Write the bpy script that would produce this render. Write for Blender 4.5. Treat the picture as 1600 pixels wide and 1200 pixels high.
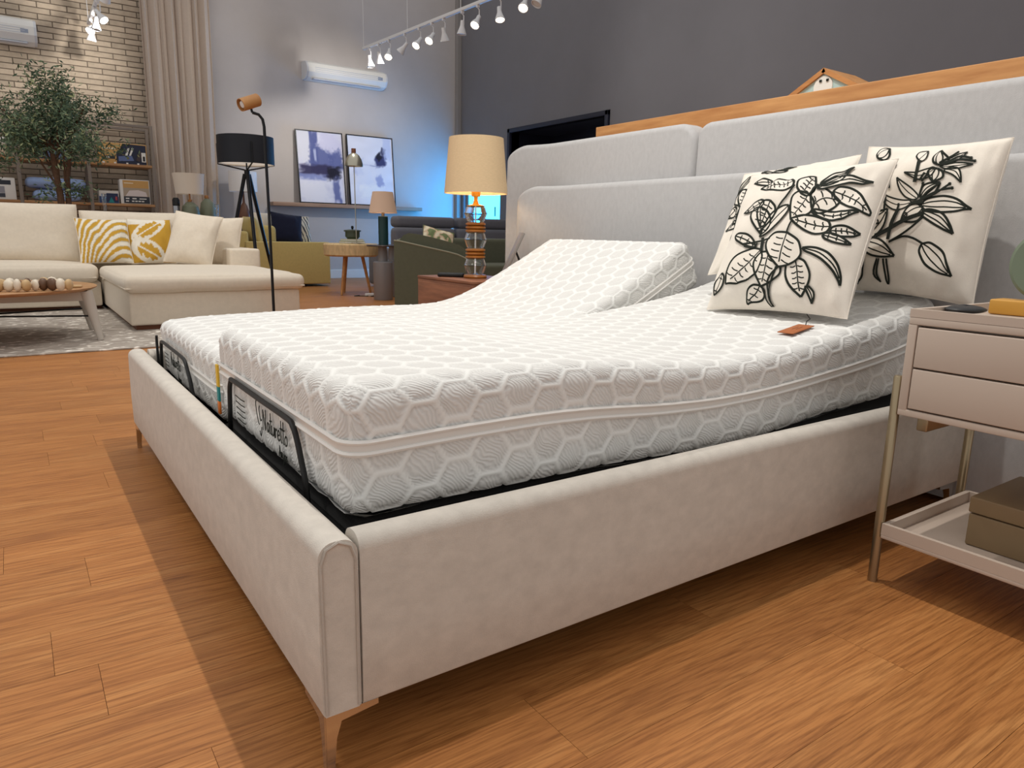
import bpy, math, random
import numpy as np
from mathutils import Matrix, Vector, noise as mnoise
random.seed(7); np.random.seed(7)
S = bpy.context.scene
COL = S.collection
for o in list(bpy.data.objects): bpy.data.objects.remove(o)

# ------------------------------------------------------------ camera
cam = bpy.data.cameras.new('camera'); cam.sensor_width = 36; cam.lens = 36*1112/1600
cam.clip_end = 100
camo = bpy.data.objects.new('camera', cam); COL.objects.link(camo)
CR = ((0.8223579, 0.1007647, -0.5599767), (-0.5686415, 0.1790226, -0.8028685), (0.0193477, 0.9786712, 0.2045196))
CP = (-0.33168, -0.97666, 0.85404)
camo.matrix_world = Matrix([list(CR[i])+[CP[i]] for i in range(3)]+[[0,0,0,1]])
S.camera = camo
# ------------------------------------------------------------ world and exposure
W = bpy.data.worlds.new('world'); S.world = W; W.use_nodes = True
bg = W.node_tree.nodes['Background']; bg.inputs[0].default_value = (1.0, .975, .95, 1); bg.inputs[1].default_value = .74
S.view_settings.view_transform = 'Standard'; S.view_settings.look = 'None'
S.view_settings.exposure = -0.22; S.view_settings.gamma = 1; S.view_settings.use_curve_mapping = False
def spot(loc, target, power, angle=60, blend=.5, color=(1,.95,.88), size=.03):
    l = bpy.data.lights.new('spot_light', 'SPOT'); l.energy = power; l.spot_size = math.radians(angle); l.spot_blend = blend
    l.color = color; l.shadow_soft_size = size
    o = bpy.data.objects.new('spot_light', l); COL.objects.link(o); o.location = loc
    o.rotation_euler = (Vector(target)-Vector(loc)).to_track_quat('-Z', 'Y').to_euler()
    return o
# showroom spots on the ceiling tracks over the bed
spot((1.0, .45, 3.9), (.9, .5, 0), 215, 110, .6)
spot((1.0, 2.3, 3.9), (.9, 2.0, 0), 125, 110, .6)
spot((-1.5, 1.6, 4.2), (-1.4, 1.9, 0), 120, 100, .7, size=.2)
spot((.4, 3.6, 4.2), (2.1, .6, .9), 60, 50, .7)
# seating area
spot((0, 6.0, 4.4), (0, 6.6, .4), 230, 100, .7, size=.1)
spot((3.4, 8.2, 4.4), (3.6, 8.4, .4), 130, 90, .7, size=.1)
spot((2.6, 5.2, 4.4), (2.3, 5.6, .0), 110, 90, .7, size=.1)
# wall washers on the hanging tracks
spot((.98, 9.98, 3.34), (.3, 11.95, 3.2), 110, 75, .9)
spot((4.6, 9.2, 3.36), (4.7, 12, 2.5), 150, 80, .9)
spot((4.5, 9.7, 3.36), (3.0, 12, 3.0), 90, 95, .9)
spot((4.7, 7.0, 3.36), (7.3, 5.5, 3.0), 60, 110, .9)
spot((4.7, 6.2, 3.36), (7.3, 2.5, 2.8), 60, 110, .9)

# ------------------------------------------------------------ materials
def lin(c):
    r = []
    for v in c:
        v /= 255.; r.append(v/12.92 if v <= .04045 else ((v+.055)/1.055)**2.4)
    return (*r, 1)
MATS = {}
def nd(nt, t, **k):
    n = nt.nodes.new(t)
    for a, v in k.items(): setattr(n, a, v)
    return n
def mat(name, rgb, rough=.6, metal=0, var=0, vscale=8, stretch=(1,1,1), bump=0, bscale=200, spec=.5, emit=None, estr=0, trans=0, ior=1.45, sheen=0, coat=0, rgb2=None, rnd=0, bstretch=None, bdist=.002, sss=0):
    if name in MATS: return MATS[name]
    m = bpy.data.materials.new(name); m.use_nodes = True; nt = m.node_tree; L = nt.links.new
    b = nt.nodes['Principled BSDF']
    b.inputs['Base Color'].default_value = lin(rgb); b.inputs['Roughness'].default_value = rough
    b.inputs['Metallic'].default_value = metal; b.inputs['Specular IOR Level'].default_value = spec
    b.inputs['IOR'].default_value = ior; b.inputs['Transmission Weight'].default_value = trans
    b.inputs['Sheen Weight'].default_value = sheen; b.inputs['Coat Weight'].default_value = coat
    if emit: b.inputs['Emission Color'].default_value = lin(emit); b.inputs['Emission Strength'].default_value = estr
    tc = nd(nt, 'ShaderNodeTexCoord')
    if var or rgb2:
        mp = nd(nt, 'ShaderNodeMapping'); mp.inputs['Scale'].default_value = stretch
        L(tc.outputs['Object'], mp.inputs[0]); src = mp.outputs[0]
        if rnd:
            oi = nd(nt, 'ShaderNodeObjectInfo'); ad = nd(nt, 'ShaderNodeVectorMath', operation='MULTIPLY_ADD')
            cb = nd(nt, 'ShaderNodeCombineXYZ')
            for i in range(3): L(oi.outputs['Random'], cb.inputs[i])
            ad.inputs[1].default_value = (37, 53, 71); L(cb.outputs[0], ad.inputs[0]); L(src, ad.inputs[2]); src = ad.outputs[0]
        n = nd(nt, 'ShaderNodeTexNoise'); n.inputs['Scale'].default_value = vscale; n.inputs['Detail'].default_value = 6; n.inputs['Roughness'].default_value = .6
        L(src, n.inputs['Vector'])
        cr = nd(nt, 'ShaderNodeValToRGB'); cr.color_ramp.elements[0].position = .3; cr.color_ramp.elements[1].position = .7
        c = lin(rgb); c2 = lin(rgb2) if rgb2 else None
        cr.color_ramp.elements[0].color = c2 if c2 else (*[x*(1-var) for x in c[:3]], 1)
        cr.color_ramp.elements[1].color = c if c2 else (*[min(1, x*(1+var)) for x in c[:3]], 1)
        L(n.outputs[0], cr.inputs[0]); out = cr.outputs[0]
        if rnd:
            hs = nd(nt, 'ShaderNodeHueSaturation'); mr = nd(nt, 'ShaderNodeMapRange'); mr.inputs[3].default_value = 1-rnd; mr.inputs[4].default_value = 1+rnd
            L(oi.outputs['Random'], mr.inputs[0]); L(mr.outputs[0], hs.inputs['Value']); L(out, hs.inputs['Color']); out = hs.outputs[0]
        L(out, b.inputs['Base Color'])
    if bump:
        n2 = nd(nt, 'ShaderNodeTexNoise'); n2.inputs['Scale'].default_value = bscale; n2.inputs['Detail'].default_value = 3
        if bstretch:
            mp2 = nd(nt, 'ShaderNodeMapping'); mp2.inputs['Scale'].default_value = bstretch; L(tc.outputs['Object'], mp2.inputs[0]); L(mp2.outputs[0], n2.inputs['Vector'])
        else: L(tc.outputs['Object'], n2.inputs['Vector'])
        bp = nd(nt, 'ShaderNodeBump'); bp.inputs['Strength'].default_value = bump; bp.inputs['Distance'].default_value = bdist
        L(n2.outputs[0], bp.inputs['Height']); L(bp.outputs[0], b.inputs['Normal'])
    MATS[name] = m
    return m
def fabric(name, rgb, var=.06, vscale=30, rough=.9, bump=.35, bscale=450, stretch=(1,1,1)):
    return mat(name, rgb, rough, var=var, vscale=vscale, bump=bump, bscale=bscale, spec=.2, sheen=.15, stretch=stretch)
def vcol(name, rough=.85, bump=0):
    m = bpy.data.materials.new(name); m.use_nodes = True; nt = m.node_tree; b = nt.nodes['Principled BSDF']
    a = nd(nt, 'ShaderNodeAttribute', attribute_name='print'); nt.links.new(a.outputs['Color'], b.inputs['Base Color'])
    b.inputs['Roughness'].default_value = rough; b.inputs['Specular IOR Level'].default_value = .2
    MATS[name] = m; return m

# ------------------------------------------------------------ mesh helpers
class MB:
    def __init__(s, M=None): s.v = []; s.f = []; s.M = M
    def add(s, vs, fs, M=None):
        o = len(s.v); M = M or s.M
        if M is not None: vs = [tuple(M @ Vector(p)) for p in vs]
        s.v += [tuple(p) for p in vs]; s.f += [tuple(i+o for i in f) for f in fs]; return s
    def box(s, x0, x1, y0, y1, z0, z1, M=None):
        v = [(x, y, z) for z in (z0, z1) for y in (y0, y1) for x in (x0, x1)]
        return s.add(v, [(0,2,3,1), (4,5,7,6), (0,1,5,4), (2,6,7,3), (0,4,6,2), (1,3,7,5)], M)
    def rbox(s, x0, x1, y0, y1, z0, z1, r=.02, k=3, div=(1,1,1), bulge=(0,0,0), M=None, wob=0):
        lo = (x0, y0, z0); hi = (x1, y1, z1); r = min(r, .499*min(x1-x0, y1-y0, z1-z0)); ts = []
        for a in range(3):
            L = hi[a]-lo[a]
            t = [r*(1-math.cos(math.pi/2*i/k)) for i in range(k)]
            m = [r+(L-2*r)*i/div[a] for i in range(div[a]+1)]
            ts.append([lo[a]+q for q in t+m]+[hi[a]-q for q in reversed(t)])
        idx = {}; vs = []; fs = []
        c = [(lo[a]+hi[a])/2 for a in range(3)]; h = [(hi[a]-lo[a])/2 for a in range(3)]
        def put(p):
            key = tuple(round(q, 6) for q in p)
            if key in idx: return idx[key]
            q = [min(max(p[a], lo[a]+r), hi[a]-r) for a in range(3)]
            d = [p[a]-q[a] for a in range(3)]; n = math.sqrt(sum(e*e for e in d)) or 1
            w = [q[a]+d[a]/n*r for a in range(3)]
            u = [(p[a]-c[a])/h[a] for a in range(3)]
            for a in range(3):
                if bulge[a]:
                    b_, c_ = (a+1) % 3, (a+2) % 3
                    w[a] += bulge[a]*u[a]*(1-abs(u[b_])**2.5)*(1-abs(u[c_])**2.5)
            if wob:
                nn = mnoise.noise_vector(Vector(w)*6); w = [w[a]+wob*nn[a] for a in range(3)]
            idx[key] = len(vs); vs.append(w); return idx[key]
        for a in range(3):
            b_, c_ = (a+1) % 3, (a+2) % 3
            for side in (0, 1):
                A = hi[a] if side else lo[a]
                for i in range(len(ts[b_])-1):
                    for j in range(len(ts[c_])-1):
                        q = []
                        for (di, dj) in ((0,0), (1,0), (1,1), (0,1)):
                            p = [0,0,0]; p[a] = A; p[b_] = ts[b_][i+di]; p[c_] = ts[c_][j+dj]; q.append(put(p))
                        fs.append(tuple(q if side else q[::-1]))
        return s.add(vs, fs, M)
    def lathe(s, prof, cx=0, cy=0, n=32, M=None, cap=True):
        vs = []; fs = []; m = len(prof)
        for i in range(n):
            a = 2*math.pi*i/n
            for r, z in prof: vs.append((cx+r*math.cos(a), cy+r*math.sin(a), z))
        for i in range(n):
            j = (i+1) % n
            for k in range(m-1): fs.append((i*m+k, j*m+k, j*m+k+1, i*m+k+1))
        if cap:
            if prof[0][0] > 1e-5: fs.append(tuple(i*m for i in reversed(range(n))))
            if prof[-1][0] > 1e-5: fs.append(tuple(i*m+m-1 for i in range(n)))
        return s.add(vs, fs, M)
    def tube(s, pts, r, n=8, closed=False, M=None, flat=None):
        pts = [Vector(p) for p in pts]; N = len(pts); vs = []; fs = []
        rr = r if isinstance(r, (list, tuple)) else [r]*N
        up = Vector((0,0,1)); prev = None
        for i, p in enumerate(pts):
            if closed: t = (pts[(i+1) % N]-pts[i-1]).normalized()
            else: t = (pts[min(i+1, N-1)]-pts[max(i-1, 0)]).normalized()
            if prev is None:
                a = t.cross(up)
                if a.length < .1: a = t.cross(Vector((1,0,0)))
            else: a = prev-t*prev.dot(t)
            a.normalize(); prev = a; b = t.cross(a)
            for k in range(n):
                q = 2*math.pi*k/n; vs.append(p+a*math.cos(q)*rr[i]+b*math.sin(q)*rr[i])
        for i in range(N if closed else N-1):
            j = (i+1) % N
            for k in range(n): fs.append((i*n+k, i*n+(k+1) % n, j*n+(k+1) % n, j*n+k))
        if not closed: fs += [tuple(reversed(range(n))), tuple((N-1)*n+k for k in range(n))]
        return s.add(vs, fs, M)
    def prism(s, poly, axis, a0, a1, M=None):
        # poly in the two other axes (cyclic order), extruded along axis
        n = len(poly); vs = []
        for A in (a0, a1):
            for p in poly:
                q = [0,0,0]; q[axis] = A; q[(axis+1) % 3] = p[0]; q[(axis+2) % 3] = p[1]; vs.append(q)
        fs = [tuple(reversed(range(n))), tuple(range(n, 2*n))]+[(i, (i+1) % n, n+(i+1) % n, n+i) for i in range(n)]
        return s.add(vs, fs, M)
    def grid(s, fn, nu, nv, M=None, closed_u=False):
        vs = [fn(i/nu if closed_u else i/(nu-1), j/(nv-1)) for i in range(nu) for j in range(nv)]
        fs = [(i*nv+j, ((i+1) % nu)*nv+j, ((i+1) % nu)*nv+j+1, i*nv+j+1) for i in range(nu if closed_u else nu-1) for j in range(nv-1)]
        return s.add(vs, fs, M)
def mesh_of(name, mb, m, smooth=True, off=(0,0,0), auto=35):
    me = bpy.data.meshes.new(name)
    me.from_pydata([(p[0]-off[0], p[1]-off[1], p[2]-off[2]) for p in mb.v], [], mb.f)
    me.materials.append(m); me.validate()
    import bmesh
    bm = bmesh.new(); bm.from_mesh(me); bmesh.ops.recalc_face_normals(bm, faces=bm.faces)
    if smooth:
        for f in bm.faces: f.smooth = True
        for e in bm.edges:
            if len(e.link_faces) == 2 and e.calc_face_angle(0) > math.radians(auto): e.smooth = False
    bm.to_mesh(me); bm.free()
    return me
def link(o, parent=None):
    COL.objects.link(o)
    if parent is not None: o.parent = parent
    return o
def tag(o, label=None, cat=None, group=None, kind=None):
    if label: o['label'] = label
    if cat: o['category'] = cat
    if group: o['group'] = group
    if kind: o['kind'] = kind
    return o
def thing(name, label, cat, loc=(0,0,0), group=None):
    o = bpy.data.objects.new(name, None); o.location = loc; o.empty_display_size = .05; COL.objects.link(o)
    return tag(o, label, cat, group)
def wloc(o):
    p = Vector((0,0,0))
    while o is not None: p += Vector(o.location); o = o.parent
    return p
def part(name, mb, m, parent, smooth=True, label=None, auto=35):
    off = wloc(parent)
    o = bpy.data.objects.new(name, mesh_of(name, mb, m, smooth, off, auto)); link(o, parent)
    if label: o['label'] = label
    return o
def single(name, mb, m, label=None, cat=None, group=None, kind=None, smooth=True, auto=35):
    a = np.array(mb.v); lo = a.min(0); hi = a.max(0); off = ((lo[0]+hi[0])/2, (lo[1]+hi[1])/2, lo[2])
    o = bpy.data.objects.new(name, mesh_of(name, mb, m, smooth, off, auto)); o.location = off; COL.objects.link(o)
    return tag(o, label, cat, group, kind)
def struct(name, mb, m, smooth=False): return single(name, mb, m, kind='structure', smooth=smooth)
def proj(p):
    d = Vector(p)-Vector(CP); q = [sum(CR[i][k]*d[i] for i in range(3)) for k in range(3)]
    return (800+1112*q[0]/-q[2], 600-1112*q[1]/-q[2]) if q[2] < -.05 else None

# ------------------------------------------------------------ palette
M_pale = mat('pale_wall_paint', (196, 190, 188), .85, var=.03, vscale=3, bump=.05, bscale=120)
M_dark = mat('dark_wall_paint', (121, 120, 125), .85, var=.03, vscale=2, bump=.05, bscale=120)
M_navy = mat('navy_reveal', (24, 27, 44), .5)
M_trim = mat('grey_trim', (150, 146, 144), .6)
M_mortar = mat('mortar', (130, 119, 107), .95, var=.1)
M_brick = mat('brick', (190, 174, 154), .9, var=.13, vscale=9, bump=.4, bscale=60, rnd=.13)
M_plank = None
def floor_mat():
    m = bpy.data.materials.new('oak_plank'); m.use_nodes = True; nt = m.node_tree; L = nt.links.new; b = nt.nodes['Principled BSDF']
    tc = nd(nt, 'ShaderNodeTexCoord'); oi = nd(nt, 'ShaderNodeObjectInfo')
    cb = nd(nt, 'ShaderNodeCombineXYZ')
    for i in range(3): L(oi.outputs['Random'], cb.inputs[i])
    def coords(scale, k):
        mp = nd(nt, 'ShaderNodeMapping'); mp.inputs['Scale'].default_value = scale; L(tc.outputs['Object'], mp.inputs[0])
        ad = nd(nt, 'ShaderNodeVectorMath', operation='MULTIPLY_ADD'); ad.inputs[1].default_value = k; L(cb.outputs[0], ad.inputs[0]); L(mp.outputs[0], ad.inputs[2]); return ad.outputs[0]
    n1 = nd(nt, 'ShaderNodeTexNoise'); n1.inputs['Scale'].default_value = 1; n1.inputs['Detail'].default_value = 4; n1.inputs['Distortion'].default_value = .8
    L(coords((1.6, 14, 1), (31, 47, 11)), n1.inputs['Vector'])
    n2 = nd(nt, 'ShaderNodeTexNoise'); n2.inputs['Scale'].default_value = 1; n2.inputs['Detail'].default_value = 5; n2.inputs['Roughness'].default_value = .7
    L(coords((7, 190, 1), (17, 91, 5)), n2.inputs['Vector'])
    wv = nd(nt, 'ShaderNodeTexWave', wave_type='RINGS', rings_direction='Z'); wv.inputs['Scale'].default_value = 1; wv.inputs['Distortion'].default_value = 7; wv.inputs['Detail'].default_value = 3; wv.inputs['Detail Scale'].default_value = 1.2
    L(coords((2.2, 18, 1), (3.1, 6.7, 2)), wv.inputs['Vector'])
    r1 = nd(nt, 'ShaderNodeValToRGB'); e = r1.color_ramp.elements
    e[0].position = .25; e[0].color = lin((168, 109, 60)); e[1].position = .75; e[1].color = lin((198, 139, 82)); q = e.new(.5); q.color = lin((184, 123, 68))
    L(n1.outputs[0], r1.inputs[0])
    mx = nd(nt, 'ShaderNodeMix', data_type='RGBA', blend_type='MULTIPLY'); mx.inputs[0].default_value = 1
    r2 = nd(nt, 'ShaderNodeValToRGB'); e = r2.color_ramp.elements; e[0].position = .36; e[0].color = (.62, .57, .52, 1); e[1].position = .56; e[1].color = (1,1,1,1)
    L(n2.outputs[0], r2.inputs[0]); L(r1.outputs[0], mx.inputs[6]); L(r2.outputs[0], mx.inputs[7])
    mx2 = nd(nt, 'ShaderNodeMix', data_type='RGBA', blend_type='MULTIPLY'); mx2.inputs[0].default_value = .4
    r3 = nd(nt, 'ShaderNodeValToRGB'); e = r3.color_ramp.elements; e[0].position = .0; e[0].color = (.6, .52, .46, 1); e[1].position = .35; e[1].color = (1,1,1,1)
    L(wv.outputs[0], r3.inputs[0]); L(mx.outputs[2], mx2.inputs[6]); L(r3.outputs[0], mx2.inputs[7])
    hs = nd(nt, 'ShaderNodeHueSaturation'); mr = nd(nt, 'ShaderNodeMapRange'); mr.inputs[3].default_value = .94; mr.inputs[4].default_value = 1.06
    L(oi.outputs['Random'], mr.inputs[0]); L(mr.outputs[0], hs.inputs['Value']); L(mx2.outputs[2], hs.inputs['Color']); L(hs.outputs[0], b.inputs['Base Color'])
    b.inputs['Roughness'].default_value = .42; b.inputs['Specular IOR Level'].default_value = .35
    bp = nd(nt, 'ShaderNodeBump'); bp.inputs['Strength'].default_value = .15; bp.inputs['Distance'].default_value = .001; L(n2.outputs[0], bp.inputs['Height']); L(bp.outputs[0], b.inputs['Normal'])
    return m
M_plank = floor_mat()
M_seam = mat('floor_seam', (62, 38, 22), .9)
M_bed = fabric('bed_upholstery', (205, 198, 188), var=.075, vscale=26, stretch=(1, 1, 1.4))
M_head = fabric('headboard_upholstery', (187, 186, 186), var=.05, vscale=40, stretch=(1, 1.5, .8))
M_chrome = mat('chrome', (215, 212, 208), .16, metal=1)
M_black = mat('black_plastic', (18, 18, 19), .5)
M_blackfab = fabric('black_base_fabric', (17, 16, 17))
M_blackmetal = mat('black_metal', (22, 23, 27), .4, metal=.3)
M_oak = mat('oak_wood', (205, 150, 92), .5, rgb2=(170, 112, 60), vscale=3, stretch=(9, 1, 9), bump=.1, bscale=80)
M_walnut = mat('walnut_wood', (150, 98, 70), .5, rgb2=(108, 66, 45), vscale=3.5, stretch=(9, 1, 9))
M_oakx = mat('oak_wood_lengthwise', (196, 150, 104), .5, rgb2=(164, 118, 76), vscale=3, stretch=(1, 9, 9))
M_cream = fabric('cream_linen', (226, 214, 196), var=.04)
M_white = mat('white_plastic', (232, 232, 230), .35)
M_whitemetal = mat('white_metal', (222, 222, 224), .4)
M_brass = mat('champagne_metal', (166, 150, 122), .32, metal=.85)
M_taupe = mat('taupe_lacquer', (196, 180, 166), .42, var=.01, vscale=4)
M_glass = mat('clear_glass', (250, 252, 252), .02, trans=1, ior=1.45)
M_linen = mat('linen_shade', (204, 178, 142), .9, var=.06, vscale=60, stretch=(1,1,4), bump=.3, bscale=300, emit=(255, 205, 135), estr=.05)
M_pillow = fabric('natural_cotton', (236, 228, 216), var=.02, vscale=60)
M_ink = mat('black_green_print', (28, 33, 26), .9)
# ============================================================ the room
def build_floor():
    fl = struct('floor', MB().box(-3.2, 7.3, -3.2, 12.0, -.05, -.004), M_seam)
    PW, PL = .185, 1.048
    me = mesh_of('plank', MB().box(0, PL-.0008, 0, PW-.0008, -.012, 0), M_plank, smooth=False)
    spots = []; rest = []
    rnd = random.Random(3)
    for r in range(-17, 65):
        y = -.02+PW*r
        if y > 11.95: break
        offx = {-1: .377, -2: 1.087, -3: .62}.get(r, rnd.uniform(0, PL))
        x = offx-PL*math.ceil((offx+3.2)/PL)
        while x < 7.3:
            pts = [proj((x+a*PL, y+b*PW, 0)) for a in (0, .25, .5, .75, 1) for b in (0, 1)]
            inside = any(p and -60 < p[0] < 1660 and 0 < p[1] < 1260 for p in pts)
            d = (x+PL/2-CP[0])**2+(y-CP[1])**2
            (spots if inside else rest).append((d, x, y)); x += PL
    spots.sort(); rest += spots[295:]; spots = spots[:295]
    off = Vector(fl.location)
    for d, x, y in spots:
        o = bpy.data.objects.new('plank', me); o.location = Vector((x, y, 0))-off; link(o, fl)
    mb = MB()
    for d, x, y in rest:
        mb.box(x, min(x+PL, 7.3)-.0008, y, y+PW-.0008, -.012, 0)
    o = part('far_planks', mb, M_plank, fl, smooth=False); o['kind'] = 'stuff'
build_floor()

def build_walls():
    wl = struct('wall_left', MB().box(-3.2, 1.75, 11.962, 12.15, 0, 6), M_mortar)
    BL, BH = .37, .0795
    me = mesh_of('brick', MB().rbox(0, BL-.012, -.013, 0, 0, BH-.012, r=.004, k=1), M_brick, smooth=False)
    rnd = random.Random(5); vis = []; rest = []
    for r in range(int(6/BH)):
        z = .004+r*BH; x = -3.2+(BL/2 if r % 2 else 0)+rnd.uniform(-.02, .02)
        while x < 1.75:
            p = proj((x+BL/2, 11.95, z+BH/2)); q = proj((x+BL, 11.95, z)); 
            ok = q[0] > 0 and p[0] < 240 and q[1] > -8 and p[1] < 335
            (vis if ok else rest).append((x, z)); x += BL
    vis.sort(key=lambda t: abs(t[1]-2.7)); rest += vis[300:]; vis = vis[:300]
    off = Vector(wl.location)
    for x, z in vis:
        o = bpy.data.objects.new('brick', me); o.location = Vector((x, 11.962+rnd.uniform(-.003, .001), z))-off; link(o, wl)
    mb = MB()
    for x, z in rest: mb.box(x, min(x+BL-.012, 1.75), 11.95, 11.965, z, z+BH-.012)
    o = part('outer_bricks', mb, M_brick, wl, smooth=False); o['kind'] = 'stuff'
    struct('wall_back', MB().box(1.75, 7.3, 12.0, 12.15, 0, 6), M_pale)
    mb = MB()
    mb.box(7.3, 7.5, -3.2, 7.57, 0, 6); mb.box(7.3, 7.5, 10.18, 10.48, 0, 6); mb.box(7.3, 7.5, 11.8, 12.15, 0, 6)
    mb.box(7.3, 7.5, 7.57, 10.18, 2.69, 6); mb.box(7.3, 7.5, 10.48, 11.8, 2.32, 6)
    struct('wall_right', mb, M_dark)
    struct('trim_1', MB().rbox(7.2, 7.3, 11.9, 12.0, 0, 6, r=.01), M_trim)
    struct('baseboard_back', MB().rbox(1.75, 7.2, 11.975, 12.0, 0, .16, r=.006), M_white)
    # dark portal recess
    al = struct('trim_2', MB().box(7.3, 8.3, 7.52, 7.57, 0, 2.74).box(7.3, 8.3, 10.18, 10.23, 0, 2.74).box(7.3, 8.3, 7.52, 10.23, 2.69, 2.74).box(8.25, 8.3, 7.57, 10.18, 0, 2.69), M_navy)
    part('reveal_edge', MB().rbox(7.26, 7.32, 7.53, 7.60, 0, 2.73, r=.005).rbox(7.26, 7.32, 10.15, 10.22, 0, 2.73, r=.005).rbox(7.26, 7.32, 7.53, 10.22, 2.66, 2.73, r=.005), mat('navy_frame', (30, 33, 50), .45), al)
    # backlit glass door beside the corner
    d = struct('door_1', MB().rbox(7.36, 7.42, 10.48, 10.56, 0, 2.32, r=.004).rbox(7.36, 7.42, 11.72, 11.8, 0, 2.32, r=.004).rbox(7.36, 7.42, 10.56, 11.72, 2.24, 2.32, r=.004).rbox(7.36, 7.42, 10.56, 11.72, 0, .1, r=.004), M_trim)
    pane = part('pane', MB().box(7.38, 7.40, 10.56, 11.72, .1, 2.24), mat('lit_frosted_glass', (120, 220, 255), .3, emit=(45, 168, 255), estr=11.0), d, smooth=False)
    part('handle', MB().tube([(7.35, 10.72, 1.2), (7.35, 10.72, 1.38)], .012), M_blackmetal, d)
build_walls()
# floating ledge and paintings
lg = single('wall_ledge', MB().rbox(3.47, 6.35, 11.78, 12.0, 1.28, 1.345, r=.006), mat('ledge_wood', (176, 146, 126), .55, rgb2=(152, 122, 103), vscale=3, stretch=(1, 9, 9)), 'long pale wooden picture ledge on the far grey wall', 'shelf')
def painting(x0, x1, strokes, base, label, seed):
    z0, z1 = 1.346, 2.60; yb, yt = 11.80, 11.93
    w = x1-x0; h = z1-z0
    t = thing('painting', label, 'painting', (x0+w/2, yb, z0), 'abstract paintings on the ledge')
    ang = math.atan2(yt-yb, h)
    M = Matrix.Translation((x0, yb, z0)) @ Matrix.Rotation(-ang, 4, 'X')
    H = math.hypot(h, yt-yb)
    f = .018
    part('frame', MB(M).box(0, f, 0, .03, 0, H).box(w-f, w, 0, .03, 0, H).box(f, w-f, 0, .03, 0, f).box(f, w-f, 0, .03, H-f, H), M_blackmetal, t, smooth=False)
    nu, nv = 90, 120
    mb = MB(M); mb.grid(lambda u, v: (f+u*(w-2*f), .006, f+v*(H-2*f)), nu, nv)
    mb2 = MB(M).box(f, w-f, .012, .026, f, H-f); 
    part('backing', mb2, M_white, t, smooth=False)
    o = part('canvas', mb, MATS.get('canvas_print') or vcol('canvas_print'), t, smooth=False)
    a = o.data.color_attributes.new('print', 'FLOAT_COLOR', 'POINT')
    cols = []
    for i in range(nu):
        for j in range(nv):
            u, v = i/(nu-1), j/(nv-1); c = list(base)
            nz = mnoise.noise(Vector((u*3+seed, v*9, .3)))
            c = [q+10*nz for q in c]
            for (cu, cv, su, sv, rot, col, op) in strokes:
                du, dv = u-cu, v-cv; ca, sa = math.cos(rot), math.sin(rot)
                a_, b_ = (du*ca+dv*sa)/su, (-du*sa+dv*ca)/sv
                n1 = mnoise.noise(Vector((u*9+seed, v*9, cu*7)))*.5+mnoise.noise(Vector((u*30*sv/max(su, sv)+seed, v*30*su/max(su, sv), cv*5)))*.5
                d = max(abs(a_), abs(b_))+n1*.55
                k = max(0, min(1, (1.1-d)/.45))*op
                c = [q*(1-k)+e*k for q, e in zip(c, col)]
            cols += list(lin([max(0, min(255, q)) for q in c]))
    a.data.foreach_set('color', cols)
bl1, bl2, bl3, bk = (96, 104, 156), (140, 150, 200), (180, 188, 226), (42, 40, 52)
painting(3.95, 4.81, [(.12,.8,.2,.3,0,(226,226,236),.9), (.36,.72,.1,.35,0,bl1,.95), (.52,.62,.28,.2,-.4,bl1,.9), (.75,.85,.3,.16,-.3,(214,212,236),.9), (.85,.6,.16,.16,.3,bl1,.9), (.4,.45,.45,.09,0,(64,60,92),.95), (.3,.36,.35,.05,0,bl2,.9), (.78,.42,.17,.1,.1,bk,.97), (.38,.66,.03,.1,.1,(200,206,235),.8), (.82,.17,.09,.2,.08,bl1,.85), (.3,.15,.4,.18,0,(236,236,246),.8)], (222, 222, 240), 'abstract painting with broad navy and slate strokes, left of the pair on the ledge', 1)
painting(4.885, 5.80, [(.2,.55,.12,.12,0,bl3,.7), (.72,.66,.14,.09,.2,(60,62,104),.95), (.7,.72,.07,.06,.6,bk,.95), (.78,.8,.06,.05,1.1,(60,60,88),.85), (.5,.58,.25,.01,-.05,(150,156,190),.7), (.68,.35,.08,.09,.4,bl2,.7), (.32,.4,.2,.25,0,(226,232,250),.7), (.88,.85,.1,.2,0,(196,204,236),.7), (.5,.2,.3,.1,0,(244,246,252),.8)], (230, 232, 246), 'mostly white abstract painting with one dark blue blot, right of the pair on the ledge', 4)
# curtain
def curtain():
    x0, x1 = 1.60, 2.56; z0, z1 = .03, 6.0
    def fn(u, v):
        z = z0+(z1-z0)*v; ph = u*2*math.pi*8.5
        amp = .055*(.75+.25*math.sin(u*17))*(.8+.2*v)
        xx = x0+(x1+.08*v-x0)*u+.02*math.sin(ph*.5+v*2)+.01*math.sin(2*ph)
        return (xx, 11.80+amp*math.sin(ph+.25*math.sin(v*5+u*9)), z)
    mb = MB().grid(fn, 200, 14)
    o = single('curtain', mb, fabric('curtain_cloth', (196, 181, 168), var=.03), 'floor-length pleated beige curtain between brick wall and grey wall', 'curtain', auto=80)
    o.modifiers.new('thickness', 'SOLIDIFY').thickness = .004
curtain()
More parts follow.
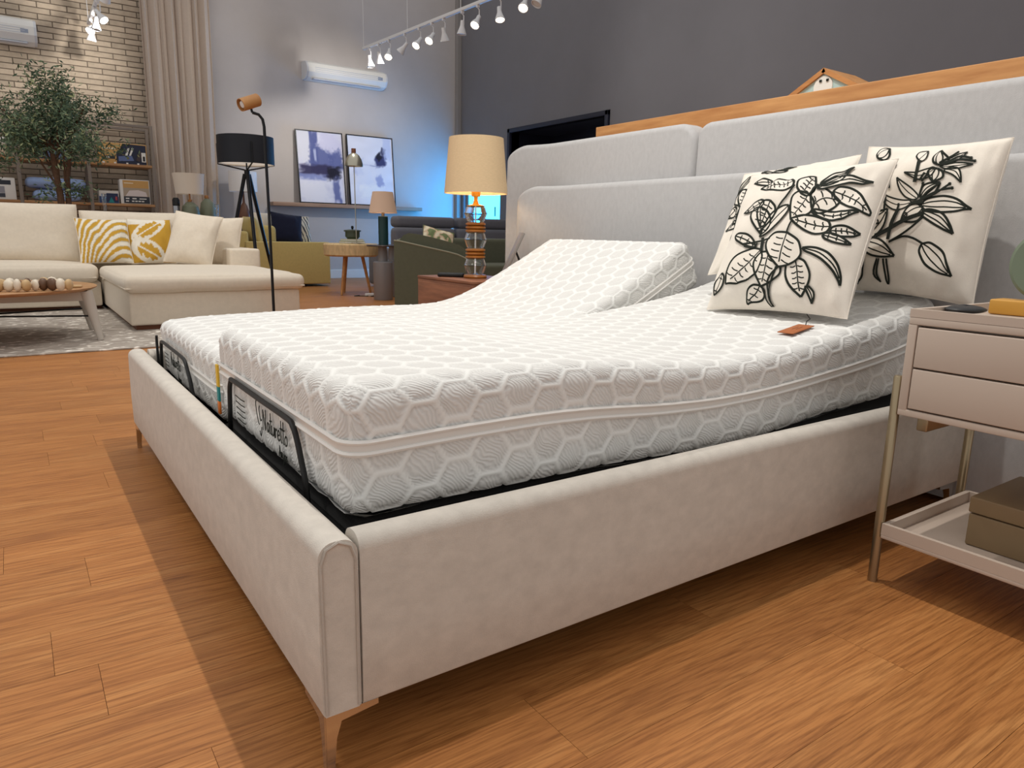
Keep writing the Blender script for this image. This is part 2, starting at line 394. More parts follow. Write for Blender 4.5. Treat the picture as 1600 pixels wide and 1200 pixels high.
# wall air conditioners
def aircon(name, x0, x1, yb, z0, z1, label):
    d = .30; t = thing(name, label, 'air conditioner', ((x0+x1)/2, yb, z0), 'wall air conditioners')
    prof = [(0, z0+.03), (0, z1), (-d*.55, z1), (-d*.85, z1-.04), (-d, z1-.12), (-d, z0+.11), (-d*.8, z0+.03), (-d*.45, z0), (-.03, z0)]
    part('body', MB().prism([(yb+a, b) for a, b in prof], 0, x0+.03, x1-.03), M_white, t, auto=20)
    for a, b in ((x0, x0+.03), (x1-.03, x1)):
        part('end_cap', MB().prism([(yb+p*.98-.002, z0+.006+(q-z0)*.97) for p, q in prof], 0, a, b), mat('cap_white', (214, 217, 224), .35), t, auto=20)
    fl = part('louvre', MB().box(x0+.12, x1-.12, yb-d*.86, yb-d*.5, z0+.004, z0+.018, Matrix.Translation((0,0,0))), mat('louvre_grey', (196, 202, 214), .4), t)
    for k in range(3): part('slat', MB().box(x0+.14, x1-.14, yb-d-.004, yb-d+.004, z0+.125+k*.03, z0+.131+k*.03), mat('louvre_grey', (196, 202, 214), .4), t)
    part('display', MB().box(x1-.19, x1-.10, yb-d-.003, yb-d+.003, z0+.13, z0+.18), mat('display_grey', (150, 160, 180), .3), t)
    for a in (x0+.2, x1-.3): part('bracket', MB().box(a, a+.1, yb-.05, yb, z1, z1+.02), M_blackmetal, t)
aircon('air_conditioner', 4.13, 5.62, 12.0, 3.42, 3.72, 'long white air conditioner on the grey wall above the paintings')
aircon('air_conditioner', -1.2, .27, 11.945, 3.34, 3.68, 'white air conditioner on the brick wall at the left edge')

# hanging track lights
M_bulb = mat('lit_bulb', (255, 250, 235), .3, emit=(255, 244, 220), estr=9)
def track(p0, p1, heads, label):
    a, b = Vector(p0), Vector(p1); t = thing('track_light', label, 'track light', p0, 'hanging white track lights')
    d = (b-a).normalized(); n = Vector((-d.y, d.x, 0)); L = (b-a).length
    M = Matrix([[d.x, n.x, 0, a.x], [d.y, n.y, 0, a.y], [0, 0, 1, a.z], [0,0,0,1]])
    part('rail', MB(M).rbox(0, L, -.02, .02, 0, .04, r=.004), M_whitemetal, t)
    for k in range(int(L/1.3)+1): part('hanger', MB(M).tube([(.02+k*1.3, 0, .04), (.02+k*1.3, 0, 2.4)], .004, 6), M_whitemetal, t)
    for (s, aim, lit) in heads:
        q = M @ Vector((s, 0, 0)); aim = Vector(aim).normalized(); 
        h = part('lamp_head', MB(), M_whitemetal, t) if False else None
        side = n*.022
        j = q+Vector((0, 0, -.16))
        arm = MB().rbox(-.02, .02, -.014, .014, -.03, 0, r=.003, M=Matrix.Translation(q)).tube([q+Vector((0,0,-.03)), q+Vector((0,0,-.05))+side, q+Vector((0,0,-.13))+side, j+Vector((0,0,.0))], .007, 6)
        part('bracket', arm, M_whitemetal, t)
        R = aim.to_track_quat('Z', 'Y').to_matrix().to_4x4(); R.translation = j-aim*.05
        hd = part('lamp_head', MB(R).lathe([(.0, 0), (.024, 0), (.027, .06), (.032, .08), (.058, .15), (.06, .165), (.053, .165), (.05, .155)], n=20, cap=False), M_whitemetal, t)
        part('bulb', MB(R).lathe([(.0, .158), (.03, .157), (.05, .153), (.05, .145), (0, .14)], n=20, cap=False), M_bulb if lit else mat('dull_bulb', (225, 225, 225), .4), hd)
A0, A1 = (4.44, 10.05, 3.6), (4.80, 5.2, 3.6)
cc = Vector((CP[0]-4.5, CP[1]-8, -2.6)).normalized()
aims = [((.1,-.1,-1),0), ((.15,.1,-1),0), ((-.35,-.45,-.75),1), ((-.5,.5,-.8),0), ((-.6,-.25,-.7),1), ((-.55,-.3,-.65),1), ((.25,.1,-1),0), ((-.05,.05,-1),0), ((-.5,-.25,-.7),1), ((-.1,-.3,-.9),1), ((-.45,-.35,-.7),1), ((-.5,0,-.8),0)]
ys = [9.85, 9.55, 9.25, 8.8, 8.42, 8.1, 7.82, 7.4, 7.07, 6.64, 6.17, 5.9]
track(A0, A1, [((10.05-y)/(10.05-5.2)*4.863, a, l) for y, (a, l) in zip(ys, aims)], 'long white track of spotlights hanging above the lamps and paintings')
track((.87, 11.2, 3.6), (.83, 7.5, 3.6), [(.35, (-.1,.2,-1), 0), (.7, (-.5,-.4,-.7), 1), (1.0, (-.1,-.1,-1), 0), (1.37, (.4,-.5,-.7), 1), (2.4, (-.2,.6,-.8), 1)], 'short cluster of white spotlights in front of the brick wall')

# ============================================================ bed
def smooth_path(pts, n=400):
    p = np.array(pts, float); out = []
    ext = np.vstack([2*p[0]-p[1], p, 2*p[-1]-p[-2]])
    for i in range(1, len(ext)-2):
        for t in np.linspace(0, 1, 40, endpoint=False):
            a, b, c, d = ext[i-1], ext[i], ext[i+1], ext[i+2]
            out.append(.5*((2*b)+(-a+c)*t+(2*a-5*b+4*c-d)*t*t+(-a+3*b-3*c+d)*t**3))
    out.append(p[-1]); out = np.array(out)
    s = np.concatenate([[0], np.cumsum(np.linalg.norm(np.diff(out, axis=0), axis=1))])
    S_ = np.linspace(0, s[-1], n)
    return S_, np.interp(S_, s, out[:, 0]), np.interp(S_, s, out[:, 1])
M_quilt = None
def quilt_mat():
    m = bpy.data.materials.new('quilted_knit'); m.use_nodes = True; nt = m.node_tree; L = nt.links.new; b = nt.nodes['Principled BSDF']
    at = nd(nt, 'ShaderNodeAttribute', attribute_name='band'); uv = nd(nt, 'ShaderNodeUVMap', uv_map='quilt')
    wn = nd(nt, 'ShaderNodeTexNoise'); wn.inputs['Scale'].default_value = 14; L(uv.outputs[0], wn.inputs['Vector'])
    vm = nd(nt, 'ShaderNodeVectorMath', operation='MULTIPLY_ADD'); vm.inputs[1].default_value = (.05, .05, .05); L(wn.outputs['Color'], vm.inputs[0]); L(uv.outputs[0], vm.inputs[2])
    wv = nd(nt, 'ShaderNodeTexWave', bands_direction='DIAGONAL'); wv.inputs['Scale'].default_value = 55; wv.inputs['Distortion'].default_value = 2.5; wv.inputs['Detail'].default_value = 2
    L(vm.outputs[0], wv.inputs['Vector'])
    mx = nd(nt, 'ShaderNodeMix', data_type='RGBA'); mx.inputs[6].default_value = lin((225, 224, 221)); mx.inputs[7].default_value = lin((236, 236, 233))
    L(at.outputs['Fac'], mx.inputs[0])
    r = nd(nt, 'ShaderNodeValToRGB'); r.color_ramp.elements[0].color = (.9, .9, .9, 1); r.color_ramp.elements[1].color = (1.02, 1.02, 1.02, 1); L(wv.outputs['Fac'], r.inputs[0])
    m2 = nd(nt, 'ShaderNodeMix', data_type='RGBA', blend_type='MULTIPLY'); L(mx.outputs[2], m2.inputs[6]); L(r.outputs[0], m2.inputs[7])
    iv = nd(nt, 'ShaderNodeMath', operation='SUBTRACT'); iv.inputs[0].default_value = 1; L(at.outputs['Fac'], iv.inputs[1]); L(iv.outputs[0], m2.inputs[0])
    L(m2.outputs[2], b.inputs['Base Color']); b.inputs['Roughness'].default_value = .85; b.inputs['Specular IOR Level'].default_value = .2; b.inputs['Sheen Weight'].default_value = .1
    ml = nd(nt, 'ShaderNodeMath', operation='MULTIPLY'); L(wv.outputs['Fac'], ml.inputs[0]); L(iv.outputs[0], ml.inputs[1])
    bp = nd(nt, 'ShaderNodeBump'); bp.inputs['Strength'].default_value = .5; bp.inputs['Distance'].default_value = .002; L(ml.outputs[0], bp.inputs['Height']); L(bp.outputs[0], b.inputs['Normal'])
    return m
M_quilt = quilt_mat()
M_cord = mat('white_satin_cord', (238, 236, 232), .35)
class Mattress:
    def __init__(s, top, thick, y0, y1, T=.25, r=.045):
        s.S, s.X, s.Z = smooth_path(top); s.L = s.S[-1]; s.thick = thick; s.y0, s.y1 = y0, y1; s.T = T; s.r = r; s.W = y1-y0
        tx, tz = np.gradient(s.X), np.gradient(s.Z); n = np.hypot(tx, tz); s.nx, s.nz = -tz/n, tx/n
    def deform(s, p):  # p (n,3): s, y(0..W), h(0..T) -> world
        p = np.asarray(p, float); q = np.clip(p[:, 0], 0, s.L)
        x = np.interp(q, s.S, s.X); z = np.interp(q, s.S, s.Z); nx = np.interp(q, s.S, s.nx); nz = np.interp(q, s.S, s.nz)
        ex = p[:, 0]-q
        th = np.interp(x, [a for a, _ in s.thick], [b for _, b in s.thick])
        d = (p[:, 2]-s.T)*th/s.T
        return np.stack([x+nx*d+ex*nz, s.y0+p[:, 1], z+nz*d-ex*nx], 1)
    def build(s, t):
        L, Wd, T, r = s.L, s.W, s.T, s.r; st = .0055
        def ax(n0): return np.linspace(0, n0, max(2, int(round(n0/st))+1))
        A, B, H = ax(L), ax(Wd), ax(T)
        P, UV, F = [], [], []; o = 0
        def face(g1, g2, fn, uvf):
            nonlocal o
            U, V = np.meshgrid(g1, g2, indexing='ij'); p = fn(U.ravel(), V.ravel()); P.append(p); UV.append(uvf(U.ravel(), V.ravel()))
            n1, n2 = len(g1), len(g2); i = (np.arange(n1-1)[:, None]*n2+np.arange(n2-1)[None, :]).ravel()+o
            F.append(np.stack([i, i+n2, i+n2+1, i+1], 1)); o += n1*n2
        one = np.ones_like
        face(A, B, lambda a, b: np.stack([a, b, T*one(a)], 1), lambda a, b: np.stack([a, b], 1))
        face(A, H, lambda a, h: np.stack([a, 0*a, h], 1), lambda a, h: np.stack([a, h-T], 1))
        face(A, H, lambda a, h: np.stack([a, Wd*one(a), h], 1), lambda a, h: np.stack([a, Wd+T-h], 1))
        face(B, H, lambda b, h: np.stack([0*b, b, h], 1), lambda b, h: np.stack([h-T, b], 1))
        face(B, H, lambda b, h: np.stack([L*one(b), b, h], 1), lambda b, h: np.stack([L+T-h, b], 1))
        face(ax(L)[::8], ax(Wd)[::8], lambda a, b: np.stack([a, b, 0*a], 1), lambda a, b: np.stack([a, b], 1))
        p = np.concatenate(P); uv = np.concatenate(UV); f = np.concatenate(F)
        lo = np.array([r, r, r*.8]); hi = np.array([L-r, Wd-r, T-r]); q = np.clip(p, lo, hi); d = p-q; n = np.linalg.norm(d, axis=1)[:, None]; n[n == 0] = 1; d /= n
        # hexagon quilting
        w = .083; hx = uv[:, 1]/w; hy = uv[:, 0]/w; R1, R2 = 1., 1.7320508
        ax_, ay = np.mod(hx, R1)-.5, np.mod(hy, R2)-R2/2; bx_, by = np.mod(hx-.5, R1)-.5, np.mod(hy-R2/2, R2)-R2/2
        ch = (ax_**2+ay**2) < (bx_**2+by**2); gx = np.where(ch, ax_, bx_); gy = np.where(ch, ay, by)
        dist = np.maximum(abs(gx), abs(gx)*.5+abs(gy)*.8660254); e = (.5-dist)*w
        band = np.clip((.0075-e)/.003, 0, 1); groove = np.exp(-((e-.0085)/.0028)**2)
        puff = np.clip((e-.008)/.03, 0, 1)
        disp = .0022*band-.0026*groove+.0022*puff
        ph = .004*np.sin(uv[:, 0]*9+1.3)*np.sin(uv[:, 1]*7+.4)
        wt = np.ones(len(p)); n0 = len(A)*len(B); nS = len(A)*len(H); nE = len(B)*len(H)
        ed = np.concatenate([np.full(n0, 1.), np.minimum(p[n0:n0+2*nS, 0], L-p[n0:n0+2*nS, 0]), np.minimum(p[n0+2*nS:n0+2*nS+2*nE, 1], Wd-p[n0+2*nS:n0+2*nS+2*nE, 1])]); wt[:len(ed)] = np.clip(ed/.016, 0, 1)
        wt[n0:] = np.where(p[n0:, 2] > T-.03, np.maximum(wt[n0:], 1-(T-p[n0:, 2])/.03*1.0), wt[n0:]) if False else wt[n0:]
        c4 = np.minimum(np.minimum(p[:n0, 0], L-p[:n0, 0]), 1)+np.minimum(p[:n0, 1], Wd-p[:n0, 1]); wt[:n0] = np.clip(c4/.02, 0, 1)
        p = q+d*(r+(disp+ph)*wt)[:, None]
        wpos = s.deform(p)
        me = bpy.data.meshes.new('quilted_cover'); me.from_pydata([], [], [])
        off = np.array(wloc(t)); 
        me.vertices.add(len(wpos)); me.vertices.foreach_set('co', (wpos-off).ravel())
        me.loops.add(f.size); me.loops.foreach_set('vertex_index', f.ravel().astype(np.int32))
        me.polygons.add(len(f)); me.polygons.foreach_set('loop_start', np.arange(0, f.size, 4, dtype=np.int32))
        try: me.polygons.foreach_set('loop_total', np.full(len(f), 4, dtype=np.int32))
        except Exception: pass
        me.update(); me.validate()
        a = me.attributes.new('band', 'FLOAT', 'POINT'); a.data.foreach_set('value', band.astype(np.float32))
        ul = me.uv_layers.new(name='quilt'); ul.data.foreach_set('uv', uv[f.ravel()].ravel().astype(np.float32))
        import bmesh
        bm = bmesh.new(); bm.from_mesh(me); bmesh.ops.remove_doubles(bm, verts=bm.verts, dist=.0007); bmesh.ops.recalc_face_normals(bm, faces=bm.faces)
        for fc in bm.faces: fc.smooth = True
        bm.to_mesh(me); bm.free(); me.materials.append(M_quilt)
        o_ = bpy.data.objects.new('quilted_cover', me); link(o_, t); return o_
    def loop(s, h, out=.004, n=260):
        L, Wd, r = s.L, s.W, s.r; pts = []
        per = [(r, 0), (L-r, 0), 'c', (L, r), (L, Wd-r), 'c', (L-r, Wd), (r, Wd), 'c', (0, Wd-r), (0, r), 'c']
        def seg(a, b, k): return [(a[0]+(b[0]-a[0])*i/k, a[1]+(b[1]-a[1])*i/k) for i in range(k)]
        def arc(cx, cy, a0): return [(cx+(r+out)*math.cos(a0+math.pi/2*i/6), cy+(r+out)*math.sin(a0+math.pi/2*i/6)) for i in range(6)]
        P = seg((r, -out), (L-r, -out), 90)+arc(L-r, r, -math.pi/2)+seg((L+out, r), (L+out, Wd-r), 30)+arc(L-r, Wd-r, 0)+seg((L-r, Wd+out), (r, Wd+out), 90)+arc(r, Wd-r, math.pi/2)+seg((-out, Wd-r), (-out, r), 30)+arc(r, r, math.pi)
        return [tuple(q) for q in s.deform([(a, b, h) for a, b in P])]
def bar(name, pts, parent, r=.006):
    x0 = pts[0][0]; q = spline([(p[1], p[2]) for p in pts], 4); return part(name, MB().tube([(x0, a, b) for a, b in q], r, 10), M_black, parent)
def ribbon(mb, pts, hw, nrm):
    pts = [Vector(p) for p in pts]; nrm = Vector(nrm); vs = []; fs = []
    for i, p in enumerate(pts):
        t = (pts[min(i+1, len(pts)-1)]-pts[max(i-1, 0)]).normalized(); a = t.cross(nrm).normalized(); vs += [p+a*hw, p-a*hw, p-a*hw-nrm*.001, p+a*hw-nrm*.001]
    for i in range(len(pts)-1):
        for k in range(4): fs.append((4*i+k, 4*i+(k+1) % 4, 4*i+4+(k+1) % 4, 4*i+4+k))
    mb.add(vs, fs)
def spline(pts, k=6):
    out = []; n = len(pts)
    for i in range(n-1):
        a, b, c, d = (Vector((*pts[max(i-1, 0)], 0)[:3]), Vector((*pts[i], 0)[:3]), Vector((*pts[i+1], 0)[:3]), Vector((*pts[min(i+2, n-1)], 0)[:3]))
        for j in range(k):
            t = j/k; out.append(.5*((2*b)+(-a+c)*t+(2*a-5*b+4*c-d)*t*t+(-a+3*b-3*c+d)*t**3))
    out.append(Vector((*pts[-1], 0)[:3])); return [(p.x, p.y) for p in out]
GL = {'N': (.75, [[(0,-.1), (.08,.55), (.12,1), (.3,.5), (.48,0), (.56,.6), (.62,1.1)]]), 'a': (.55, [[(.42,.45), (.2,.5), (.05,.22), (.2,0), (.4,.25), (.45,.5), (.46,.1), (.56,0)]]),
 't': (.36, [[(.2,1.1), (.17,.5), (.15,.1), (.3,0)], [(0,.66), (.4,.72)]]), 'u': (.55, [[(0,.5), (.04,.1), (.22,.02), (.4,.3), (.43,.5), (.45,.08), (.55,0)]]),
 'r': (.42, [[(.02,.5), (.06,0), (.1,.32), (.25,.5), (.38,.44)]]), 'e': (.46, [[(.05,.24), (.38,.32), (.3,.52), (.08,.4), (.06,.1), (.25,0), (.44,.12)]]),
 'o': (.48, [[(.25,.5), (.05,.3), (.14,.02), (.38,.1), (.4,.4), (.25,.5)]]), 'A': (.55, [[(0,0), (.12,.4), (.25,1), (.38,.4), (.5,0)], [(.08,.35), (.45,.35)]]),
 'm': (.75, [[(0,.5), (.03,0), (.08,.4), (.22,.48), (.27,0), (.33,.4), (.48,.48), (.54,.1), (.68,0)]]), 'j': (.3, [[(.15,.5), (.16,-.3), (.02,-.45)], [(.16,.72), (.17,.76)]]), 's': (.42, [[(.35,.46), (.12,.45), (.12,.3), (.32,.2), (.25,0), (.03,.05)]])}
def script(mb, text, y, z, sc, x, hw, tall=1.0):
    for ch in text:
        w, strokes = GL[ch]
        for stt in strokes: ribbon(mb, [(x, y-p[0]*sc, z+p[1]*sc*tall) for p in spline(stt, 5)], hw, (-1, 0, 0))
        y -= w*sc
    return y

def build_bed():
    t = thing('bed_frame', 'wide upholstered bed frame in pale beige fabric with chrome legs', 'bed', (1.05, 1.05, 0))
    def rail_prof(a0, a1, z0, z1, r=.026):
        q = [(a0+.004, z0), (a0, z0+.006), (a0-.002, z0+.12)]
        q += [(a0+r-r*math.cos(math.pi/2*i/6), z1-r+r*math.sin(math.pi/2*i/6)) for i in range(7)]
        q += [(a1-r+r*math.sin(math.pi/2*i/6), z1-r+r*math.cos(math.pi/2*i/6)) for i in range(7)]
        return q+[(a1, z0+.006), (a1-.004, z0)]
    fr = part('foot_rail', MB().prism([(z, x) for x, z in rail_prof(0, .064, .10, .394)], 1, 0, 2.1), M_bed, t, auto=50)
    M_pip = fabric('bed_piping', (186, 178, 168))
    for y in (.0, 2.1):
        e = -.001 if y < 1 else .001
        lp = [(.006, y+e, .105), (.004, y+e, .36), (.012, y+e, .383), (.032, y+e, .392), (.052, y+e, .383), (.06, y+e, .36), (.06, y+e, .105)]
        part('piping', MB().tube(lp, .003, 6), M_pip, fr)
    for y0, y1 in ((0.0, .06), (2.04, 2.1)):
        sr = part('side_rail', MB().prism(rail_prof(y0, y1, .10, .394), 0, .067, 2.14), M_bed, t, auto=50)
    part('inner_platform', MB().rbox(.07, 2.12, .065, 2.035, .16, .318, r=.01), M_blackfab, t)
    part('mattress_base', MB().rbox(.12, 2.1, .14, 1.04, .318, .350, r=.006).rbox(.10, 1.30, 1.07, 2.0, .30, .318, r=.006), M_blackfab, t)
    part('head_lift', MB().box(0, .72, 1.1, 1.97, -.02, 0, Matrix.Translation((1.36, 0, .345)) @ Matrix.Rotation(-math.radians(29), 4, 'Y')), M_blackfab, t)
    for (cx, cy, sx, sy) in ((.004, .004, 1, 1), (.004, 2.096, 1, -1), (2.1, .004, -1, 1), (2.1, 2.096, -1, -1)):
        pl = [(.0, 0), (.012, 0), (.017, .055), (.026, .084), (.09, .091), (.09, .101), (0, .101)]
        mb = MB(Matrix.Translation((cx, cy, 0)) @ Matrix.Diagonal((sx, sy, 1, 1)))
        mb.prism([(p[1], p[0]) for p in pl], 1, -.002, .014)
        mb.prism([(p[0], p[1]) for p in pl], 0, -.002, .014)
        part('leg', mb, M_chrome, t)
    # retainer bars at the foot
    bar('retainer_bar', [(.088, p, q) for p, q in ((.895, .33), (.882, .40), (.872, .46), (.855, .484), (.83, .488), (.6, .487), (.41, .487), (.375, .48), (.352, .458), (.33, .42), (.31, .38), (.298, .32))], t)
    bar('retainer_bar', [(.088, p, q) for p, q in ((1.92, .31), (1.90, .40), (1.885, .435), (1.86, .449), (1.7, .449), (1.50, .447), (1.45, .44), (1.42, .42), (1.38, .385), (1.345, .33))], t, .006)
    bar('retainer_bar', [(.095, 2.03, .45), (.09, 2.035, .42), (.09, 2.03, .32)], t, .005)
    # near mattress
    m1 = Mattress([(.098, .598), (.35, .602), (.6, .598), (.9, .57), (1.15, .562), (1.5, .588), (1.84, .636), (2.10, .69)], [(0, .238), (.6, .238), (1.1, .212), (1.5, .222), (1.84, .25), (2.2, .25)], .122, 1.04)
    a = thing('mattress', 'white quilted mattress nearest the viewer, thicker and almost flat, with cushions on it', 'mattress', (1.05, .57, .336), 'split mattresses on the bed')
    m1.build(a)
    z = part('zipper', MB().tube(m1.loop(.128), .0045, 6, closed=True).tube(m1.loop(.150), .0045, 6, closed=True), M_cord, a)
    def band(m, h0, h1):
        l0, l1 = m.loop(h0, .0035), m.loop(h1, .0035); n = len(l0); return MB().add(l0+l1, [(i, (i+1) % n, n+(i+1) % n, n+i) for i in range(n)])
    part('tape', band(m1, .122, .155), mat('satin_tape', (224, 221, 216), .28), z)
    mb = MB(); x = .0925
    for sw in ([(.648, .477), (.655, .467), (.650, .447), (.640, .428), (.632, .422)], [(.625, .467), (.63, .457), (.622, .435), (.612, .438)], [(.615, .42), (.618, .404), (.624, .398), (.63, .408)]):
        ribbon(mb, [(x, p[0], p[1]) for p in spline(sw, 5)], .0017, (-1, 0, 0))
    script(mb, 'Naturetto', .605, .420, .041, x, .0017, 1.05)
    script(mb, 'Amjos', .49, .386, .022, x, .0014, 1.1)
    part('printed_lettering', mb, M_ink, a, smooth=False, label='black handwritten brand lettering')
    mb = MB()
    for k in range(5): ribbon(mb, [(x, .84-.003*k, .45-.014*k), (x, .79-.004*k, .448-.014*k), (x, .755, .45-.014*k)], .0012, (-1, 0, 0))
    part('small_print', mb, M_ink, a, smooth=False)
    for (z0, z1, c) in ((.44, .5, (232, 190, 60)), (.40, .44, (40, 140, 140)), (.365, .40, (236, 130, 50))):
        part('care_label', MB().rbox(.088, .0935, 1.002, 1.022, z0, z1, r=.001), mat('label_%d' % c[1], c, .6), a)
    # far mattress
    m2 = Mattress([(.10, .512), (.3, .526), (.7, .534), (1.0, .536), (1.2, .537), (1.33, .55), (1.47, .592), (1.62, .664), (1.80, .76), (1.968, .852)], [(0, .2), (2.2, .2)], 1.065, 2.0, r=.042)
    b = thing('mattress', 'white quilted mattress farther from the viewer with its head end raised', 'mattress', (1.05, 1.53, .318), 'split mattresses on the bed')
    m2.build(b)
    z = part('zipper', MB().tube(m2.loop(.12), .004, 6, closed=True).tube(m2.loop(.145), .004, 6, closed=True), M_cord, b)
    part('tape', band(m2, .115, .15), mat('satin_tape', (224, 221, 216), .28), z)
    mb = MB(); script(mb, 'Naturetto', 1.74, .385, .04, .0935, .0016, 1.1); script(mb, 'Amjos', 1.62, .345, .022, .0935, .0014, 1.2)
    part('printed_lettering', mb, M_ink, b, smooth=False)
    mb = MB()
    for k in range(4): ribbon(mb, [(.0935, 1.86, .41-.014*k), (.0935, 1.79, .41-.014*k)], .0012, (-1, 0, 0))
    part('small_print', mb, M_ink, b, smooth=False)
    return m1, m2
m_near, m_far = build_bed()

def headboard():
    t = thing('headboard', 'tall padded grey headboard with two rows of panels and curved wings', 'headboard', (2.25, 1.05, 0))
    # plan curve of the front face: straight, then the wings come forward at both ends
    def panel(name, ya, yb, z0, z1, xf, th, wing_a, wing_b, rc):
        def fn_front(Y):
            x = xf
            if wing_b: q = max(0, (Y-(yb-.30))/.30); x -= .13*q**2
            if wing_a: q = max(0, ((ya+.32)-Y)/.32); x -= .11*q**2.2
            return x
        nu, nv = 60, 30; mb = MB()
        def top(Y):
            z = z1; d = min(Y-ya, yb-Y)
            if d < rc: z = z1-rc+math.sqrt(max(0, rc*rc-(rc-d)**2))
            return z
        e = .03
        ysl = sorted(set([ya+(yb-ya)*i/nu for i in range(nu+1)]+[ya+q for q in (.002, .006, .012, .02, .03, .045, .06, .08, .1)]+[yb-q for q in (.002, .006, .012, .02, .03, .045, .06, .08, .1)]))
        rings = []
        for Y in ysl:
            f = fn_front(Y); zt = top(Y); d = min(Y-ya, yb-Y); s = math.sqrt(max(0, 1-(1-min(1, d/e))**2))  # edge rounding
            ee = e*s; bl = .010*s
            xm = f+th/2; hw = th/2-e+ee
            row = [(xm-hw, z0)]
            for k in range(1, 8): row.append((xm-hw-bl*math.sin(math.pi*k/8), z0+(zt-ee-z0)*k/8))
            for k in range(7): a = math.pi/2*k/6; row.append((xm-hw+ee-ee*math.cos(a), zt-ee+ee*math.sin(a)))
            for k in range(7): a = math.pi/2*k/6; row.append((xm+hw-ee+ee*math.sin(a), zt-ee+ee*math.cos(a)))
            row.append((xm+hw, z0)); rings.append([(x, Y, z) for x, z in row])
        m = len(rings[0]); vs = [p for r_ in rings for p in r_]
        fs = [(i*m+k, i*m+(k+1) % m, (i+1)*m+(k+1) % m, (i+1)*m+k) for i in range(len(rings)-1) for k in range(m)]
        fs += [tuple(range(m)), tuple((len(rings)-1)*m+k for k in reversed(range(m)))]
        mb.add(vs, fs)
        return part(name, mb, M_head, t, auto=60)
    panel('upper_panel', 1.322, 2.66, .5, 1.372, 2.25, .13, False, True, .11)
    panel('upper_panel', -.70, 1.318, .5, 1.362, 2.25, .13, True, False, .07)
    panel('lower_panel', -.42, 2.42, .02, 1.125, 2.16, .085, True, True, .10)
headboard()
pb = single('wood_partition', MB().rbox(2.42, 2.95, -1.2, 2.20, 0, 1.452, r=.004), M_oak, 'oak veneer partition rising just behind the grey headboard', 'partition')
def house():
    t = thing('house_clock', 'small wooden house-shaped clock on top of the oak partition', 'clock', (2.75, 1.0, 1.452))
    x0, x1, yc, hw, ze, za = 2.68, 2.93, 1.0, .155, 1.515, 1.60
    part('body', MB().prism([(yc-hw*.86, 1.453), (yc+hw*.86, 1.453), (yc+hw*.86, ze), (yc, za-.014), (yc-hw*.86, ze)], 0, x0+.012, x1-.012), mat('pale_blue_panel', (178, 206, 204), .6), t, smooth=False)
    for s_ in (-1, 1):
        a = math.atan2(za-ze, hw); L = math.hypot(za-ze, hw)+.02
        M = Matrix.Translation((0, yc, za)) @ Matrix.Rotation(-a*s_ if s_ > 0 else a, 4, 'X')
        part('roof_slope', MB(M).box(x0, x1, min(0, s_*L), max(0, s_*L), -.02, 0), M_oak, t, smooth=False)
    part('dial', MB(Matrix.Translation((x0+.011, yc, 1.522)) @ Matrix.Rotation(math.pi/2, 4, 'Y')).lathe([(0, -.004), (.045, -.004), (.045, .004), (0, .004)], n=28), mat('clock_dial', (232, 234, 228), .5), t)
    for a in (-.35, .2): part('numeral', MB().box(x0+.002, x0+.008, yc+a*.06-.005, yc+a*.06+.005, 1.542, 1.552), M_ink, t, smooth=False)
house()
# ============================================================ cushions
def frame_m(cols, t): return Matrix([[cols[0][i], cols[1][i], cols[2][i], t[i]] for i in range(3)]+[[0,0,0,1]])
def pillow_fn(w, h, T, pin=.06, seed=0, wr=.006, p=2.6):
    def fn(u, v, side=1):  # u,v in -1..1
        x = w/2*u*(1-pin*(1-v*v)*u*u); y = h/2*v*(1-pin*(1-u*u)*v*v)
        a = max(0, (1-abs(u)**p))*max(0, (1-abs(v)**p)); z = T/2*a**.55
        e = max(abs(u), abs(v)); n = mnoise.noise(Vector((u*2.2+seed, v*2.2, side*3)))
        ang = mnoise.noise(Vector((u*7+seed, v*3, 5.)))
        z += (wr*n+wr*.9*ang*e**2)*min(1, (1-e)*8)
        return (x, y, side*z)
    return fn
def pillow_mesh(mb, fn, n=40):
    g = [math.sin(math.pi/2*(2*i/(n-1)-1)) for i in range(n)]; vs = []; fs = []; idx = {}
    def put(i, j, s):
        k = (i, j, 0 if i in (0, n-1) or j in (0, n-1) else s)
        if k not in idx: idx[k] = len(vs); vs.append(fn(g[i], g[j], s))
        return idx[k]
    uv = {}
    for s in (1, -1):
        for i in range(n-1):
            for j in range(n-1):
                q = [put(i, j, s), put(i+1, j, s), put(i+1, j+1, s), put(i, j+1, s)]; fs.append(tuple(q if s > 0 else q[::-1]))
    mb.add(vs, fs); inv = sorted(idx.items(), key=lambda t: t[1])
    return [(g[k[0]], g[k[1]], k[2]) for k, _ in inv]
def edge_loop(fn, n=30, k=1.0):
    P = [(-1+2*i/n, -1) for i in range(n)]+[(1, -1+2*i/n) for i in range(n)]+[(1-2*i/n, 1) for i in range(n)]+[(-1, 1-2*i/n) for i in range(n)]
    return [fn(a*k, b*k, 1) for a, b in P]
def homog(src):
    dst = [(-1, 1), (1, 1), (1, -1), (-1, -1)]; A = []; b = []
    for (x, y), (u, v) in zip(src, dst):
        A.append([x, y, 1, 0, 0, 0, -u*x, -u*y]); b.append(u); A.append([0, 0, 0, x, y, 1, -v*x, -v*y]); b.append(v)
    h = np.append(np.linalg.solve(np.array(A), np.array(b)), 1).reshape(3, 3)
    def f(p): q = h @ np.array([p[0], p[1], 1]); return (q[0]/q[2], q[1]/q[2])
    return f
